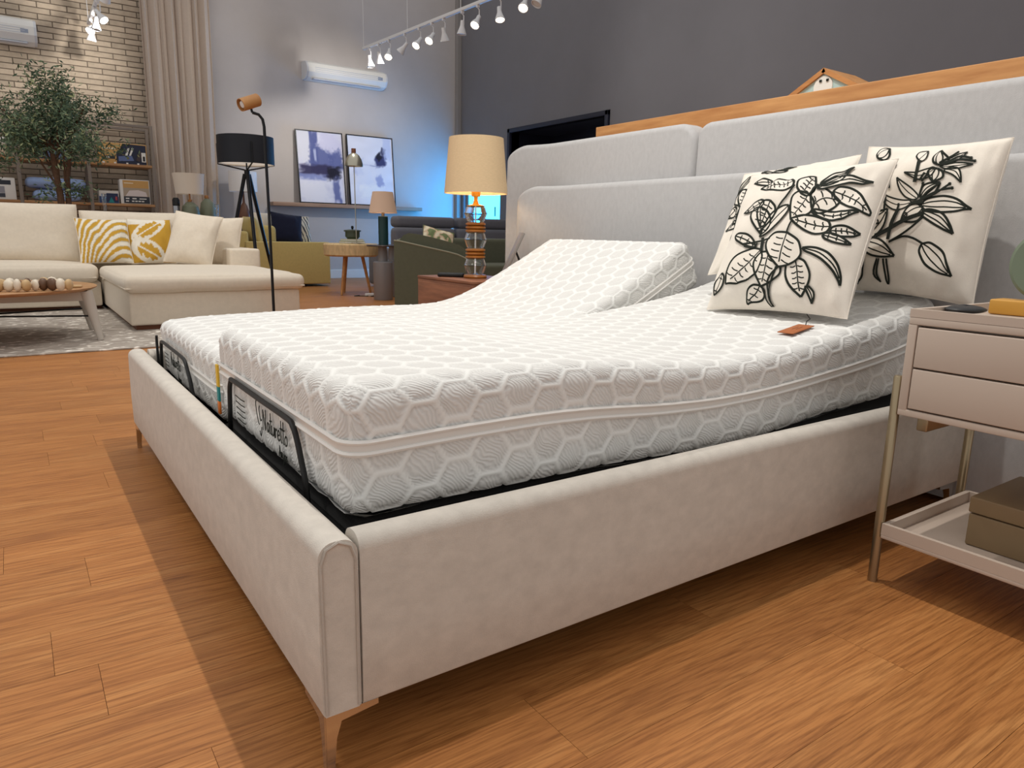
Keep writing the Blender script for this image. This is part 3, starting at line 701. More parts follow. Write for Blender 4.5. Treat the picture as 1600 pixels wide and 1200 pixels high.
class Art:
    """line drawing laid on a cushion: sketch coordinates are turned into cushion (u,v)"""
    def __init__(s, fn, corners, vec=(0, 0), T=.1):
        s.fn = fn; s.h0 = homog(corners); s.mb = MB(); s.fill = MB(); s.k = 0; s.vec = vec; s.T = T
    def h(s, p):
        u, v = s.h0(p); u, v = max(-1, min(1, u)), max(-1, min(1, v)); b = s.fn(u, v, 1)[2]/(s.T/2)
        return s.h0((p[0]+s.vec[0]*b, p[1]+s.vec[1]*b))
    def surf(s, p, lift):
        u, v = s.h(p); u = max(-.97, min(.97, u)); v = max(-.97, min(.97, v)); q = Vector(s.fn(u, v, 1)); e = 1e-2
        du = Vector(s.fn(min(.99, u+e), v, 1))-Vector(s.fn(u-e, v, 1)); dv = Vector(s.fn(u, min(.99, v+e), 1))-Vector(s.fn(u, v-e, 1))
        return q+du.cross(dv).normalized()*lift
    def stroke(s, pts, w=.0034, sm=4):
        pts = spline(pts, sm) if sm else pts; P = []
        for p in pts:
            u, v = s.h(p); u = max(-.97, min(.97, u)); v = max(-.97, min(.97, v)); q = Vector(s.fn(u, v, 1))
            e = 1e-2; du = Vector(s.fn(min(.99, u+e), v, 1))-Vector(s.fn(u-e, v, 1)); dv = Vector(s.fn(u, min(.99, v+e), 1))-Vector(s.fn(u, v-e, 1))
            P.append((q, du.cross(dv).normalized()))
        vs = []; fs = []
        for i, (q, n) in enumerate(P):
            t = (P[min(i+1, len(P)-1)][0]-P[max(i-1, 0)][0]); t = t.normalized() if t.length > 1e-9 else Vector((1,0,0))
            a = t.cross(n); a = a.normalized()*w; b_ = .0006+s.k*.00018; vs += [q+a+n*b_, q+n*(b_+.0008), q-a+n*b_]
        for i in range(len(P)-1): fs += [(3*i, 3*i+1, 3*i+4, 3*i+3), (3*i+1, 3*i+2, 3*i+5, 3*i+4)]
        s.mb.add(vs, fs)
    def leaf(s, b, t, w, veins=4, bend=0, rib=True, w0=.0036, lines=0):
        b = np.array(b, float); t = np.array(t, float); d = t-b; L = np.linalg.norm(d); d /= L; n = np.array([-d[1], d[0]])
        def mid(k): return b+d*L*k+n*bend*math.sin(math.pi*k)
        prof = [(0, .0), (.08, .3), (.22, .43), (.42, .5), (.62, .43), (.8, .27), (.92, .11), (1, 0)]
        s.k += 1; vs = []; fs = []; ks = [i/14 for i in range(15)]; pk, pq = zip(*prof)
        for k in ks:
            q = float(np.interp(k, pk, pq))
            for j in range(7): vs.append(s.surf(tuple(mid(k)+n*w*q*(j/3-1)), .0003+s.k*.00018))
        for i in range(14):
            for j in range(6): fs.append((i*7+j, i*7+j+1, i*7+8+j, i*7+7+j))
        s.fill.add(vs, fs)
        for sg in (1, -1): s.stroke([tuple(mid(k)+n*sg*w*q) for k, q in prof], w0)
        if rib: s.stroke([tuple(mid(k)) for k in (.02, .3, .6, .86)], w0*.62)
        for i in range(veins):
            k = .2+.58*i/max(1, veins-1)
            for sg in (1, -1): s.stroke([tuple(mid(k)+n*sg*w*.04), tuple(mid(k)+n*sg*w*.15+d*L*.03), tuple(mid(k)+n*sg*w*.26+d*L*.025)], w0*.55, 3)
        for i in range(lines):
            o = (i-(lines-1)/2)/max(1, lines)*.75; s.stroke([tuple(mid(k)+n*o*w*q) for k, q in ((.04, .3), (.2, .8), (.45, 1), (.7, .8), (.92, .2))], w0*.6)
    def dot(s, c, r): s.stroke([(c[0]+r*math.cos(a), c[1]+r*math.sin(a)) for a in [i*math.pi/4 for i in range(9)]], .0028)
def art_cushion(axes, t, w, h, T, corners, draw, label, seed, vec=(0, 0)):
    M = frame_m([[axes[i][k] for i in range(3)] for k in range(3)], t)
    base = thing('throw_cushion', label, 'cushion', (t[0], t[1], t[2]-h*.45), 'cotton cushions with botanical line drawings')
    fn = pillow_fn(w, h, T, pin=.05, seed=seed, wr=.016)
    mb = MB(M); pillow_mesh(mb, fn, 48); part('cover', mb, M_pillow, base, auto=70)
    part('seam', MB(M).tube(edge_loop(fn, 30, .999), .0022, 5, closed=True), M_pillow, base)
    A = Art(fn, corners, vec, T); draw(A); mb = MB(); mb.add(A.fill.v, A.fill.f, M); o = part('leaf_patches', mb, M_pillow, base, auto=180); o['kind'] = 'stuff'; mb = MB(); mb.add(A.mb.v, A.mb.f, M); o = part('line_drawing', mb, M_ink, base, auto=180, label='dark green botanical outline print'); o['kind'] = 'stuff'
    return base, M, fn
def draw_front(A):
    lf = A.leaf
    lf((722,283), (492,322), 78, 6); lf((560,268), (446,284), 44, 2); lf((745,352), (845,243), 105, 4); lf((790,352), (672,512), 150, 4)
    lf((805,440), (975,385), 150, 3, bend=-40); lf((940,330), (1183,458), 115, 4, bend=-20); lf((800,460), (1110,455), 55, 4, bend=22)
    lf((915,545), (672,512), 105, 4, bend=-12); lf((910,575), (1097,572), 66, 4); lf((862,602), (1045,648), 52, 3)
    lf((690,748), (706,1002), 165, 5); lf((740,690), (957,912), 60, 0, bend=-70)
    lf((478,705), (250,940), 140, 5); lf((540,725), (462,942), 165, 4); lf((455,935), (370,1072), 115, 3); lf((245,880), (172,1016), 40, 2)
    lf((752,930), (796,1060), 44, 0, bend=-14); lf((560,408), (478,565), 90, 4); lf((500,450), (475,605), 110, 3); lf((522,410), (385,490), 50, 3)
    lf((655,420), (465,622), 62, 0); lf((335,640), (440,688), 70, 3, bend=-14); lf((870,305), (1100,190), 46, 0, lines=2); lf((850,325), (1208,276), 46, 0, bend=-38, lines=1); lf((655,602), (580,812), 225, 4)
    for st in ([(690,520), (668,560), (650,608)], [(482,625), (478,680), (482,725)], [(490,625), (488,680), (490,722)], [(720,310), (620,400), (560,500), (470,590)], [(580,812), (530,870), (505,930), (520,1020), (548,1102)], [(570,812), (535,900), (520,980), (542,1100)], [(470,945), (490,1020), (538,1098)], [(365,680), (420,660), (540,632)], [(375,690), (430,690), (450,660)], [(860,300), (800,360)]): A.stroke(st)
def draw_lily(A):
    lf = A.leaf
    def pt(b, t, w, bend=0, n=3): lf(b, t, w, 0, bend=bend, rib=False, lines=2 if w > 80 else 1, w0=.0034 if w > 80 else .0024)
    pt((500,745), (665,948), 128); pt((510,500), (832,535), 112, -25); pt((515,540), (702,690), 88, -25); pt((520,515), (375,600), 110, 0); pt((440,480), (222,408), 74, -42); pt((485,455), (347,303), 74, -20); pt((510,450), (640,340), 88, -14)
    pt((630,205), (662,98), 92); pt((650,195), (835,118), 50); pt((640,215), (866,212), 44, 5); pt((668,240), (772,345), 62, -36); pt((612,230), (400,265), 60, -36); pt((625,235), (590,330), 105)
    pt((488,170), (548,100), 74); pt((178,160), (240,85), 86); pt((108,735), (282,518), 108); pt((104,745), (334,822), 106, -10); pt((98,765), (86,1004), 92)
    for st in ([(505,742), (450,708), (385,700), (300,740)], [(200,695), (350,612), (520,548)], [(210,705), (360,622), (520,560)], [(300,738), (420,660), (520,580)], [(285,722), (300,620), (345,520), (350,480)], [(294,722), (312,625), (358,520)], [(490,170), (478,250), (455,330)], [(500,175), (488,250), (468,330)], [(305,235), (285,300), (290,380)], [(315,240), (296,300), (298,380)], [(275,440), (262,520)], [(265,260), (280,290)], [(225,838), (192,930), (220,980)], [(240,838), (208,925), (220,980)], [(268,838), (262,960), (275,1005)], [(288,838), (280,960), (275,1005)], [(540,265), (500,320)], [(560,270), (515,330)], [(500,470), (600,420), (700,352)], [(500,470), (620,400), (712,382)], [(495,450), (525,345)], [(505,470), (560,400), (640,345)], [(640,205), (760,175), (880,190)], [(640,200), (760,150), (855,165)], [(640,195), (700,140), (760,105)]): A.stroke(st)
    for i in range(7): A.stroke([(440+i*12, 480-i*3), (470+i*8, 492)], .004, 2)
    A.dot((313,218), 16); A.dot((410,565), 13); A.dot((210,605), 14)
    for p in ((700,352), (712,382), (525,345), (880,190), (855,165)): A.dot(p, 5)
def draw_side(A):
    lf = A.leaf
    lf((438,240), (322,382), 40, 0, lines=2); lf((412,348), (362,472), 74, 4); lf((335,468), (255,528), 52, 2); lf((345,575), (234,612), 52, 3); lf((345,520), (300,590), 44, 2); lf((330,642), (286,716), 36, 2)
    lf((600,225), (500,205), 24, 0); lf((600,226), (690,214), 28, 0); lf((602,220), (740,176), 16, 0)
    for st in ([(320,380), (315,440), (372,472), (340,560), (305,655)], [(372,475), (345,530), (335,590)], [(600,232), (590,212), (610,196)]): A.stroke(st)
art_cushion(((.072,.517,-.849), (-.993,.116,-.013), (.092,.844,.522)), (1.985, .655, .935), .46, .46, .13, [(369,201), (1123,77), (900,857), (73,904)], draw_side, 'cream cushion half hidden behind the leaf-print cushion, leaning on the headboard', 11)
art_cushion(((-.134,.077,-.984), (-.99,-.051,.13), (-.04,.992,.083)), (2.03, .19, .921), .46, .48, .17, [(60,83), (1158,14), (770,1154), (-23,1052)], draw_lily, 'cream cushion with dark lily flower outlines, rightmost on the bed', 23, (65, 65))
fb, fM, ffn = art_cushion(((.01,.411,-.907), (-.999,.04,.008), (.039,.906,.411)), (1.765, .44, .856), .515, .515, .19, [(420,223), (1363,120), (1037,1157), (116,1106)], draw_front, 'cream cushion with dark broad-leaf outlines, in front of the other two', 5, (105, 85))
part('care_tab', MB(fM).box(.222, .243, -.205, -.165, -.001, .001), mat('white_tab', (235, 235, 235), .8), fb)
def swing_tag():
    t = thing('price_tag', 'brown leather swing tag lying on the mattress below the cushions', 'tag', (1.53, .23, .6))
    P = m_near.deform([(1.44, .125, m_near.T)])
    p = Vector(P[0])+Vector((0, 0, .012)); 
    M = Matrix.Translation(p) @ Matrix.Rotation(math.radians(8), 4, 'Z') @ Matrix.Rotation(-.1, 4, 'Y')
    part('leather', MB(M).rbox(-.075, .055, -.024, .024, -.0015, .0015, r=.001), mat('tan_leather', (170, 98, 52), .6, var=.1, vscale=40), t)
    part('print', MB(M).box(-.02, .02, -.006, -.004, .0016, .002).box(-.025, .015, .004, .006, .0016, .002), mat('tan_dark', (110, 60, 32), .7), t)
    part('cord', MB().tube([tuple(M @ Vector(q)) for q in ((.05, 0, .002), (.08, .012, .006), (.12, .02, .006), (.16, .05, .012))], .0015, 5), M_black, t)
swing_tag()

# ============================================================ right nightstand
def nightstand_right():
    x0, x1, y1, y0 = 1.40, 1.86, -.132, -.70
    t = thing('nightstand', 'taupe two-drawer nightstand with champagne metal legs right of the bed', 'nightstand', ((x0+x1)/2, (y0+y1)/2, 0))
    part('top_board', MB().rbox(x0, x1, y0, y1, .666, .684, r=.003).box(x0, x0+.014, y0, y1, .684, .703).box(x1-.014, x1, y0, y1, .684, .703).box(x0+.014, x1-.014, y1-.014, y1, .684, .703).box(x0+.014, x1-.014, y0, y0+.014, .684, .703), M_taupe, t)
    part('case', MB().rbox(x0, x1, y1-.02, y1, .458, .666, r=.002).rbox(x0, x1, y0, y0+.02, .458, .666, r=.002).rbox(x0, x1, y0, y1, .446, .462, r=.002).box(x0+.03, x1, y0, y1, .46, .664), M_taupe, t)
    for z0, z1 in ((.466, .562), (.566, .661)): part('drawer', MB().rbox(x0-.001, x0+.028, y0+.023, y1-.023, z0, z1, r=.0025), M_taupe, t)
    for a in (y1-.06, y0+.035): part('under_rail', MB().rbox(x0+.03, x1-.03, a, a+.025, .41, .446, r=.003), M_brass, t)
    for x in (x0+.012, x1-.012):
        for y in (y1+.012, y0-.012): part('leg', MB().lathe([(.0, 0), (.0115, 0), (.0115, .535), (.009, .539), (0, .539)], x, y, 16), M_brass, t)
    tr = part('tray', MB().rbox(x0, x1, y0, y1, .124, .134, r=.002).box(x0, x0+.012, y0, y1, .134, .163).box(x1-.012, x1, y0, y1, .134, .163).box(x0+.012, x1-.012, y1-.012, y1, .134, .163).box(x0+.012, x1-.012, y0, y0+.012, .134, .163), M_taupe, t)
nightstand_right()
bx = thing('storage_box', 'olive brown lidded box on the lower tray of the right nightstand', 'box', (1.66, -.41, .136))
M_box = mat('olive_box', (138, 116, 86), .5, var=.04, vscale=12)
part('base', MB().rbox(1.52, 1.80, -.54, -.275, .135, .215, r=.004), M_box, bx); part('lid', MB().rbox(1.518, 1.802, -.542, -.273, .218, .258, r=.004), M_box, bx)
def stone():
    mb = MB(Matrix.Translation((1.565, -.182, .6985)) @ Matrix.Rotation(-.35, 4, 'Z'))
    mb.grid(lambda u, v: (.052*math.sin(math.pi*v)*math.cos(2*math.pi*u), .036*math.sin(math.pi*v)*math.sin(2*math.pi*u), -.011*math.cos(math.pi*v)*(1+.15*math.sin(2*math.pi*u))), 32, 16, closed_u=True)
    o = single('pebble', mb, mat('black_stone', (40, 40, 42), .45, var=.2, vscale=20), 'flat black pebble on the front of the right nightstand', 'stone')
stone()
dv = thing('disc_ornament', 'sage green disc ornament on a mustard block, on the right nightstand', 'ornament', (1.72, -.22, .684))
part('block', MB().rbox(1.665, 1.735, -.36, -.19, .685, .722, r=.005), mat('mustard_lacquer', (206, 152, 64), .4), dv)
part('disc', MB(Matrix.Translation((1.70, -.300, .81)) @ Matrix.Rotation(math.pi/2, 4, 'Y')).lathe([(0, -.016), (.08, -.016), (.088, -.010), (.09, 0), (.088, .010), (.08, .016), (0, .016)], n=48), mat('sage_ceramic', (112, 124, 104), .5), dv)

# ============================================================ left nightstand and lamp
ns = thing('nightstand', 'walnut veneer nightstand left of the bed, under the glass lamp', 'nightstand', (1.83, 2.48, 0))
part('case', MB().rbox(1.60, 2.0, 2.16, 2.772, .08, .600, r=.003), M_walnut, ns); part('top', MB().rbox(1.598, 2.002, 2.158, 2.774, .601, .6165, r=.003), M_walnut, ns)
part('drawer', MB().rbox(1.594, 1.602, 2.18, 2.752, .35, .585, r=.002), M_walnut, ns); part('drawer', MB().rbox(1.594, 1.602, 2.18, 2.752, .10, .335, r=.002), M_walnut, ns)
part('plinth', MB().box(1.64, 1.98, 2.2, 2.73, 0, .08), M_blackmetal, ns)
def glass_lamp():
    cx, cy = 1.78, 2.43; zb = .6175
    t = thing('table_lamp', 'glass and turned wood table lamp with glowing beige shade, left of the bed', 'lamp', (cx, cy, zb))
    M_am = mat('amber_wood', (176, 112, 44), .35, rgb2=(140, 82, 30), vscale=5, stretch=(1,1,6)); M_br = mat('lamp_brass', (222, 160, 60), .3, metal=.7)
    part('foot', MB().lathe([(0, zb), (.062, zb), (.066, zb+.008), (.06, zb+.018), (.03, zb+.022), (0, zb+.022)], cx, cy), M_am, t)
    z = zb+.022
    def glass(z, H): 
        o = [(.042, z), (.05, z+.01), (.060, z+H*.48), (.064, z+H*.55), (.060, z+H*.62), (.052, z+H-.006), (.045, z+H)]
        i = [(r-.005, q) for r, q in o]
        part('glass_bulb', MB().lathe(o+i[::-1]+[o[0]], cx, cy, 8+24, cap=False), M_glass, t)
    def rings(z, H):
        for k in range(3): 
            h = H/3; part('wood_ring', MB().lathe([(0, z+k*h), (.044, z+k*h), (.055, z+k*h+h*.3), (.055, z+k*h+h*.7), (.044, z+(k+1)*h), (0, z+(k+1)*h)], cx, cy), M_am, t)
    glass(z, .085); rings(z+.085, .055); glass(z+.14, .085); rings(z+.225, .055); glass(z+.28, .085)
    zt = z+.365
    part('rod', MB().lathe([(.005, z), (.005, zt)], cx, cy, 10), M_chrome, t)
    part('socket', MB().lathe([(0, zt), (.05, zt), (.05, zt+.004), (.018, zt+.012), (.012, zt+.03), (.012, zt+.05), (.024, zt+.052), (.024, zt+.095), (0, zt+.095)], cx, cy), M_br, t)
    z0, z1 = 1.072, 1.360
    sh = part('shade', MB().lathe([(.172, z0), (.146, z1), (.143, z1), (.169, z0), (.172, z0)], cx, cy, 64, cap=False), M_linen, t)
    part('spider', MB().tube([(cx-.145, cy, z1-.01), (cx+.145, cy, z1-.01)], .003, 6).tube([(cx, cy-.145, z1-.01), (cx, cy+.145, z1-.01)], .003, 6), M_br, sh)
    b = part('bulb', MB().lathe([(0, zt+.095), (.016, zt+.1), (.03, zt+.13), (.03, zt+.15), (.018, zt+.172), (0, zt+.178)], cx, cy, 20), mat('warm_bulb', (255, 230, 190), .3, emit=(255, 214, 150), estr=25), t)
    l = bpy.data.lights.new('lamp_glow', 'POINT'); l.energy = 4; l.color = (1, .8, .55); l.shadow_soft_size = .04
    lo = bpy.data.objects.new('lamp_glow', l); lo.location = (cx, cy, 1.16); COL.objects.link(lo)
glass_lamp()
single('remote_control', MB().rbox(-.075, .075, -.024, .024, 0, .022, r=.009, M=Matrix.Translation((1.70, 2.56, .617)) @ Matrix.Rotation(-.75, 4, 'Z')), M_black, 'small black remote control on the walnut nightstand beside the lamp', 'remote')
pf = thing('photo_stand', 'grey metal photo stand with a rear strut on the walnut nightstand', 'stand', (1.92, 2.27, .617))
Mf = Matrix.Translation((1.86, 2.29, .617)) @ Matrix.Rotation(math.radians(-30), 4, 'Z') @ Matrix.Rotation(math.radians(24), 4, 'Y')
part('panel', MB(Mf).rbox(-.008, .008, -.085, .085, 0, .275, r=.003), mat('grey_frame', (150, 142, 136), .4, metal=.3), pf)
part('strut', MB().tube([tuple(Mf @ Vector((.01, 0, .17))), (1.97, 2.2, .62)], .006, 6), M_black, pf)

# ============================================================ seating area
def rug_mat():
    m = mat('rug_pile', (196, 187, 176), .95, rgb2=(132, 122, 114), vscale=5, stretch=(1.2, 6, 1), bump=.5, bscale=90, spec=.1)
    nt = m.node_tree; L = nt.links.new; b = nt.nodes['Principled BSDF']; src = b.inputs['Base Color'].links[0].from_socket
    tc = nd(nt, 'ShaderNodeTexCoord'); mp = nd(nt, 'ShaderNodeMapping'); mp.inputs['Scale'].default_value = (5, 9, 1); mp.inputs['Rotation'].default_value = (0, 0, .6); L(tc.outputs['Object'], mp.inputs[0])
    v = nd(nt, 'ShaderNodeTexVoronoi', feature='DISTANCE_TO_EDGE'); v.inputs['Scale'].default_value = 1.1; v.inputs['Randomness'].default_value = .55; L(mp.outputs[0], v.inputs['Vector'])
    n = nd(nt, 'ShaderNodeTexNoise'); n.inputs['Scale'].default_value = 14; n.inputs['Detail'].default_value = 3; L(tc.outputs['Object'], n.inputs['Vector'])
    r = nd(nt, 'ShaderNodeValToRGB'); r.color_ramp.elements[0].position = .05; r.color_ramp.elements[0].color = (1,1,1,1); r.color_ramp.elements[1].position = .09; r.color_ramp.elements[1].color = (0,0,0,1); L(v.outputs['Distance'], r.inputs[0])
    r2 = nd(nt, 'ShaderNodeValToRGB'); r2.color_ramp.elements[0].position = .48; r2.color_ramp.elements[1].position = .6; L(n.outputs[0], r2.inputs[0])
    mu = nd(nt, 'ShaderNodeMath', operation='MULTIPLY'); L(r.outputs[0], mu.inputs[0]); L(r2.outputs[0], mu.inputs[1])
    mx = nd(nt, 'ShaderNodeMix', data_type='RGBA'); L(mu.outputs[0], mx.inputs[0]); L(src, mx.inputs[6]); mx.inputs[7].default_value = lin((240, 234, 224)); L(mx.outputs[2], b.inputs['Base Color'])
    return m
single('rug', MB().rbox(-3.1, 1.55, 4.72, 8.6, 0.001, .012, r=.004), rug_mat(), 'distressed cream and grey rug under the coffee table', 'rug')
RZ = .0125
def sofa():
    t = thing('corner_sofa', 'cream linen corner sofa with a wide chaise beside the rug', 'sofa', (0, 7.2, RZ))
    part('chaise_base', MB().rbox(.43, 1.86, 5.68, 8.3, .05, .325, r=.02, k=3), M_cream, t)
    part('seat_base', MB().rbox(-1.0, .405, 7.6, 8.3, .05, .30, r=.02), M_cream, t); part('seat_base', MB().rbox(-2.4, -1.02, 7.6, 8.3, .05, .30, r=.02), M_cream, t)
    part('plinth', MB().box(.47, 1.82, 5.71, 8.25, RZ, .05).box(-2.35, .40, 7.7, 8.25, RZ, .05), mat('sofa_plinth', (104, 60, 36), .6), t)
    ck = part('chaise_cushion', MB().rbox(.40, 1.90, 5.62, 7.62, .325, .465, r=.06, k=4, div=(10, 12, 1), bulge=(.01, .01, .03), wob=.006), M_cream, t)
    part('piping', MB().tube([(.41, 5.63, .36), (1.89, 5.63, .36)], .008, 6).tube([(.405, 5.63, .36), (.405, 7.6, .36)], .008, 6), M_cream, ck)
    for a, b in ((-1.02, .385), (-2.4, -1.03)):
        ck = part('seat_cushion', MB().rbox(a, b, 7.5, 8.3, .30, .475, r=.06, k=4, div=(10, 6, 1), bulge=(.01, .01, .035), wob=.006), M_cream, t)
        part('piping', MB().tube([(a+.02, 7.505, .345), (b-.02, 7.505, .345)], .008, 6), M_cream, ck)
    part('backrest', MB().rbox(-2.4, 1.93, 8.3, 8.56, .05, .74, r=.04), M_cream, t)
    part('armrest', MB().rbox(1.62, 1.95, 7.24, 8.5, .30, .652, r=.03), M_cream, t)
    for x0, x1, zt, sd in ((-.93, .29, 1.09, 1), (-2.2, -.95, 1.07, 2), (.31, 1.30, 1.03, 3)):
        w, h = x1-x0, zt-.46
        M = Matrix.Translation(((x0+x1)/2, 8.10, .46+h/2)) @ Matrix.Rotation(math.radians(90-13), 4, 'X')
        mb = MB(M); fn = pillow_fn(w, h, .26, pin=.02, seed=sd, wr=.012, p=5); pillow_mesh(mb, fn, 32); c = part('back_cushion', mb, M_cream, t, auto=80)
        part('piping', MB(M).tube(edge_loop(fn, 16, .999), .006, 5, closed=True), M_cream, c)
sofa()
def cushion(name, c, w, h, T, rz, tilt, m, label, cat='cushion', group=None, seed=0, pin=.05, printf=None, piping=None, wr=.01, roll=0):
    M = Matrix.Translation(c) @ Matrix.Rotation(rz, 4, 'Z') @ Matrix.Rotation(math.radians(90-tilt), 4, 'X') @ Matrix.Rotation(roll, 4, 'Z')
    fn = pillow_fn(w, h, T, pin=pin, seed=seed, wr=wr); mb = MB(M); n = 72 if printf else 34; uvs = pillow_mesh(mb, fn, n)
    t = thing(name, label, cat, (c[0], c[1], c[2]-h*.45), group)
    o = part('cover', mb, m, t, auto=80)
    part('piping', MB(M).tube(edge_loop(fn, 20, .999), .006, 5, closed=True), piping or m, t)
    if printf:
        a = o.data.color_attributes.new('print', 'FLOAT_COLOR', 'POINT'); cols = []
        for u, v, s in uvs: cols += list(lin(printf(u, v) if s >= 0 else (232, 226, 212)))
        a.data.foreach_set('color', cols)
    return t
Y_, Wh, Gr = (205, 160, 62), (240, 234, 220), (190, 184, 160)
def palm(u, v):
    # drooping palm fronds from a central spine
    if u < -.2: 
        q = math.sqrt((u+.15)**2*1.6+(v+1.2)**2*.25); k = math.sin(q*34+1.2*mnoise.noise(Vector((u*3, v*3, 1))))
        return Y_ if k > -.1+(.6+u)*.5 else (Gr if k > -.35 else Wh)
    k = math.sin((v-.75*(u-.1)+.9*(u-.3)**2)*17+.6*mnoise.noise(Vector((u*5, v*5, 3))))
    return Y_ if k > .15+.35*(u-.2) else (Gr if k > -.1 and u > .3 else Wh)
def bigleaf(u, v):
    n = .16*mnoise.noise(Vector((u*5, v*5, 2)))+.06*math.sin(30*u+9*v)
    for cu, cv, a, L, wd in ((-.1, .5, .55, .95, .36), (-.25, -.5, -.55, .8, .5)):
        du, dv = u-cu, v-cv; s_ = (du*math.cos(a)+dv*math.sin(a))/L; r = (-du*math.sin(a)+dv*math.cos(a))/wd
        d = s_*s_+r*r
        if d < 1: return (Wh if d > .42+n*2 or abs(r) < .07 else Y_)
    return Y_ if v < .72 or u > .3 else Wh
M_print = vcol('cushion_print')
cushion('throw_cushion', (.49, 7.80, .71), .50, .48, .16, .12, 16, M_print, 'mustard and white cushion with thin palm frond stripes, left on the sofa', group='mustard cushions on the sofa', seed=3, printf=palm, piping=M_cream)
cushion('throw_cushion', (.955, 7.90, .71), .46, .50, .14, .1, 16, M_print, 'mustard cushion with two large white leaves, right of the palm cushion', group='mustard cushions on the sofa', seed=8, printf=bigleaf, piping=M_cream)
cushion('throw_cushion', (1.30, 7.42, .745), .50, .60, .26, -.5, 26, M_cream, 'plump plain cream cushion slumped on the chaise corner', seed=13, wr=.016, roll=-.14)
cushion('throw_cushion', (1.60, 7.75, .72), .60, .56, .24, -.75, 18, M_cream, 'plain cream cushion against the low sofa arm, mostly hidden', seed=17, wr=.012)
def coffee_table():
    cx, cy, rx, ry = -.76, 5.56, .96, .84; zt = .41
    t = thing('coffee_table', 'oval wooden coffee table with putty painted legs on the rug', 'table', (cx, cy, RZ))
    D = Matrix.Translation((cx, cy, 0)) @ Matrix.Diagonal((rx, ry, 1, 1))
    part('tabletop', MB(D).lathe([(0, zt-.026), (.965, zt-.026), (.995, zt-.012), (1, zt-.003), (.995, zt), (0, zt)], n=96), M_oakx, t)
    M_put = mat('putty_paint', (196, 188, 178), .5)
    L = []
    for sx, sy in ((1, -1), (1, 1), (-1, -1), (-1, 1)):
        a = Vector((cx+sx*.86, cy+sy*.30, zt-.03)); b = Vector((cx+sx*.925, cy+sy*.335, RZ)); L.append((a+b)/2)
        part('leg', MB().tube([a+Vector((0,0,-.0)), a.lerp(b, .25), b], [.042, .040, .022], 12), M_put, t)
    for sy in (-1, 1): part('apron', MB().rbox(cx-.86, cx+.86, cy+sy*.30-.016, cy+sy*.30+.016, zt-.10, zt-.028, r=.006), M_put, t)
    for sx in (-1, 1): part('apron', MB().rbox(cx+sx*.86-.016, cx+sx*.86+.016, cy-.30, cy+.30, zt-.10, zt-.028, r=.006), M_put, t)
    part('stretcher', MB().tube([L[0], L[3]], .007, 6), M_blackmetal, t); part('stretcher', MB().tube([L[1], L[2]], .007, 6), M_blackmetal, t)
    return cx, cy, zt
cx, cy, zt = coffee_table()
def beads():
    t = thing('bead_garland', 'string of pale and brown wooden beads piled on the coffee table', 'garland', (-.35, 5.15, zt))
    ms = [mat('bead_cream', (232, 220, 200), .5), mat('bead_tan', (206, 174, 128), .5), mat('bead_brown', (104, 76, 56), .5)]
    rnd = random.Random(4); pts = []
    for i in range(15): pts.append((-.72+i*.05, 4.98+.03*math.sin(i*1.3), i))
    for i in range(13): pts.append((-.66+i*.05, 5.16+.03*math.cos(i*1.1), i+20))
    for x, y, i in pts:
        k = ms[(0, 1, 0, 2, 2, 0, 1, 0)[i % 8]]; r = .034+.012*rnd.random(); e = .5+.35*rnd.random()
        M = Matrix.Translation((x, y, zt+r+.001)) @ Matrix.Rotation(rnd.uniform(-.5, .5), 4, 'Z') @ Matrix.Diagonal((e, 1, 1, 1))
        part('bead', MB(M).lathe([(0, -r), (r*.5, -r*.87), (r*.87, -r*.5), (r, 0), (r*.87, r*.5), (r*.5, r*.87), (0, r)], n=14), k, t)
    part('pendant', MB(Matrix.Translation((-.02, 5.2, zt+.012)) @ Matrix.Rotation(math.pi/2, 4, 'Y')).lathe([(0, -.1), (.010, -.09), (.012, 0), (.010, .09), (0, .1)], n=12), ms[1], t)
beads()
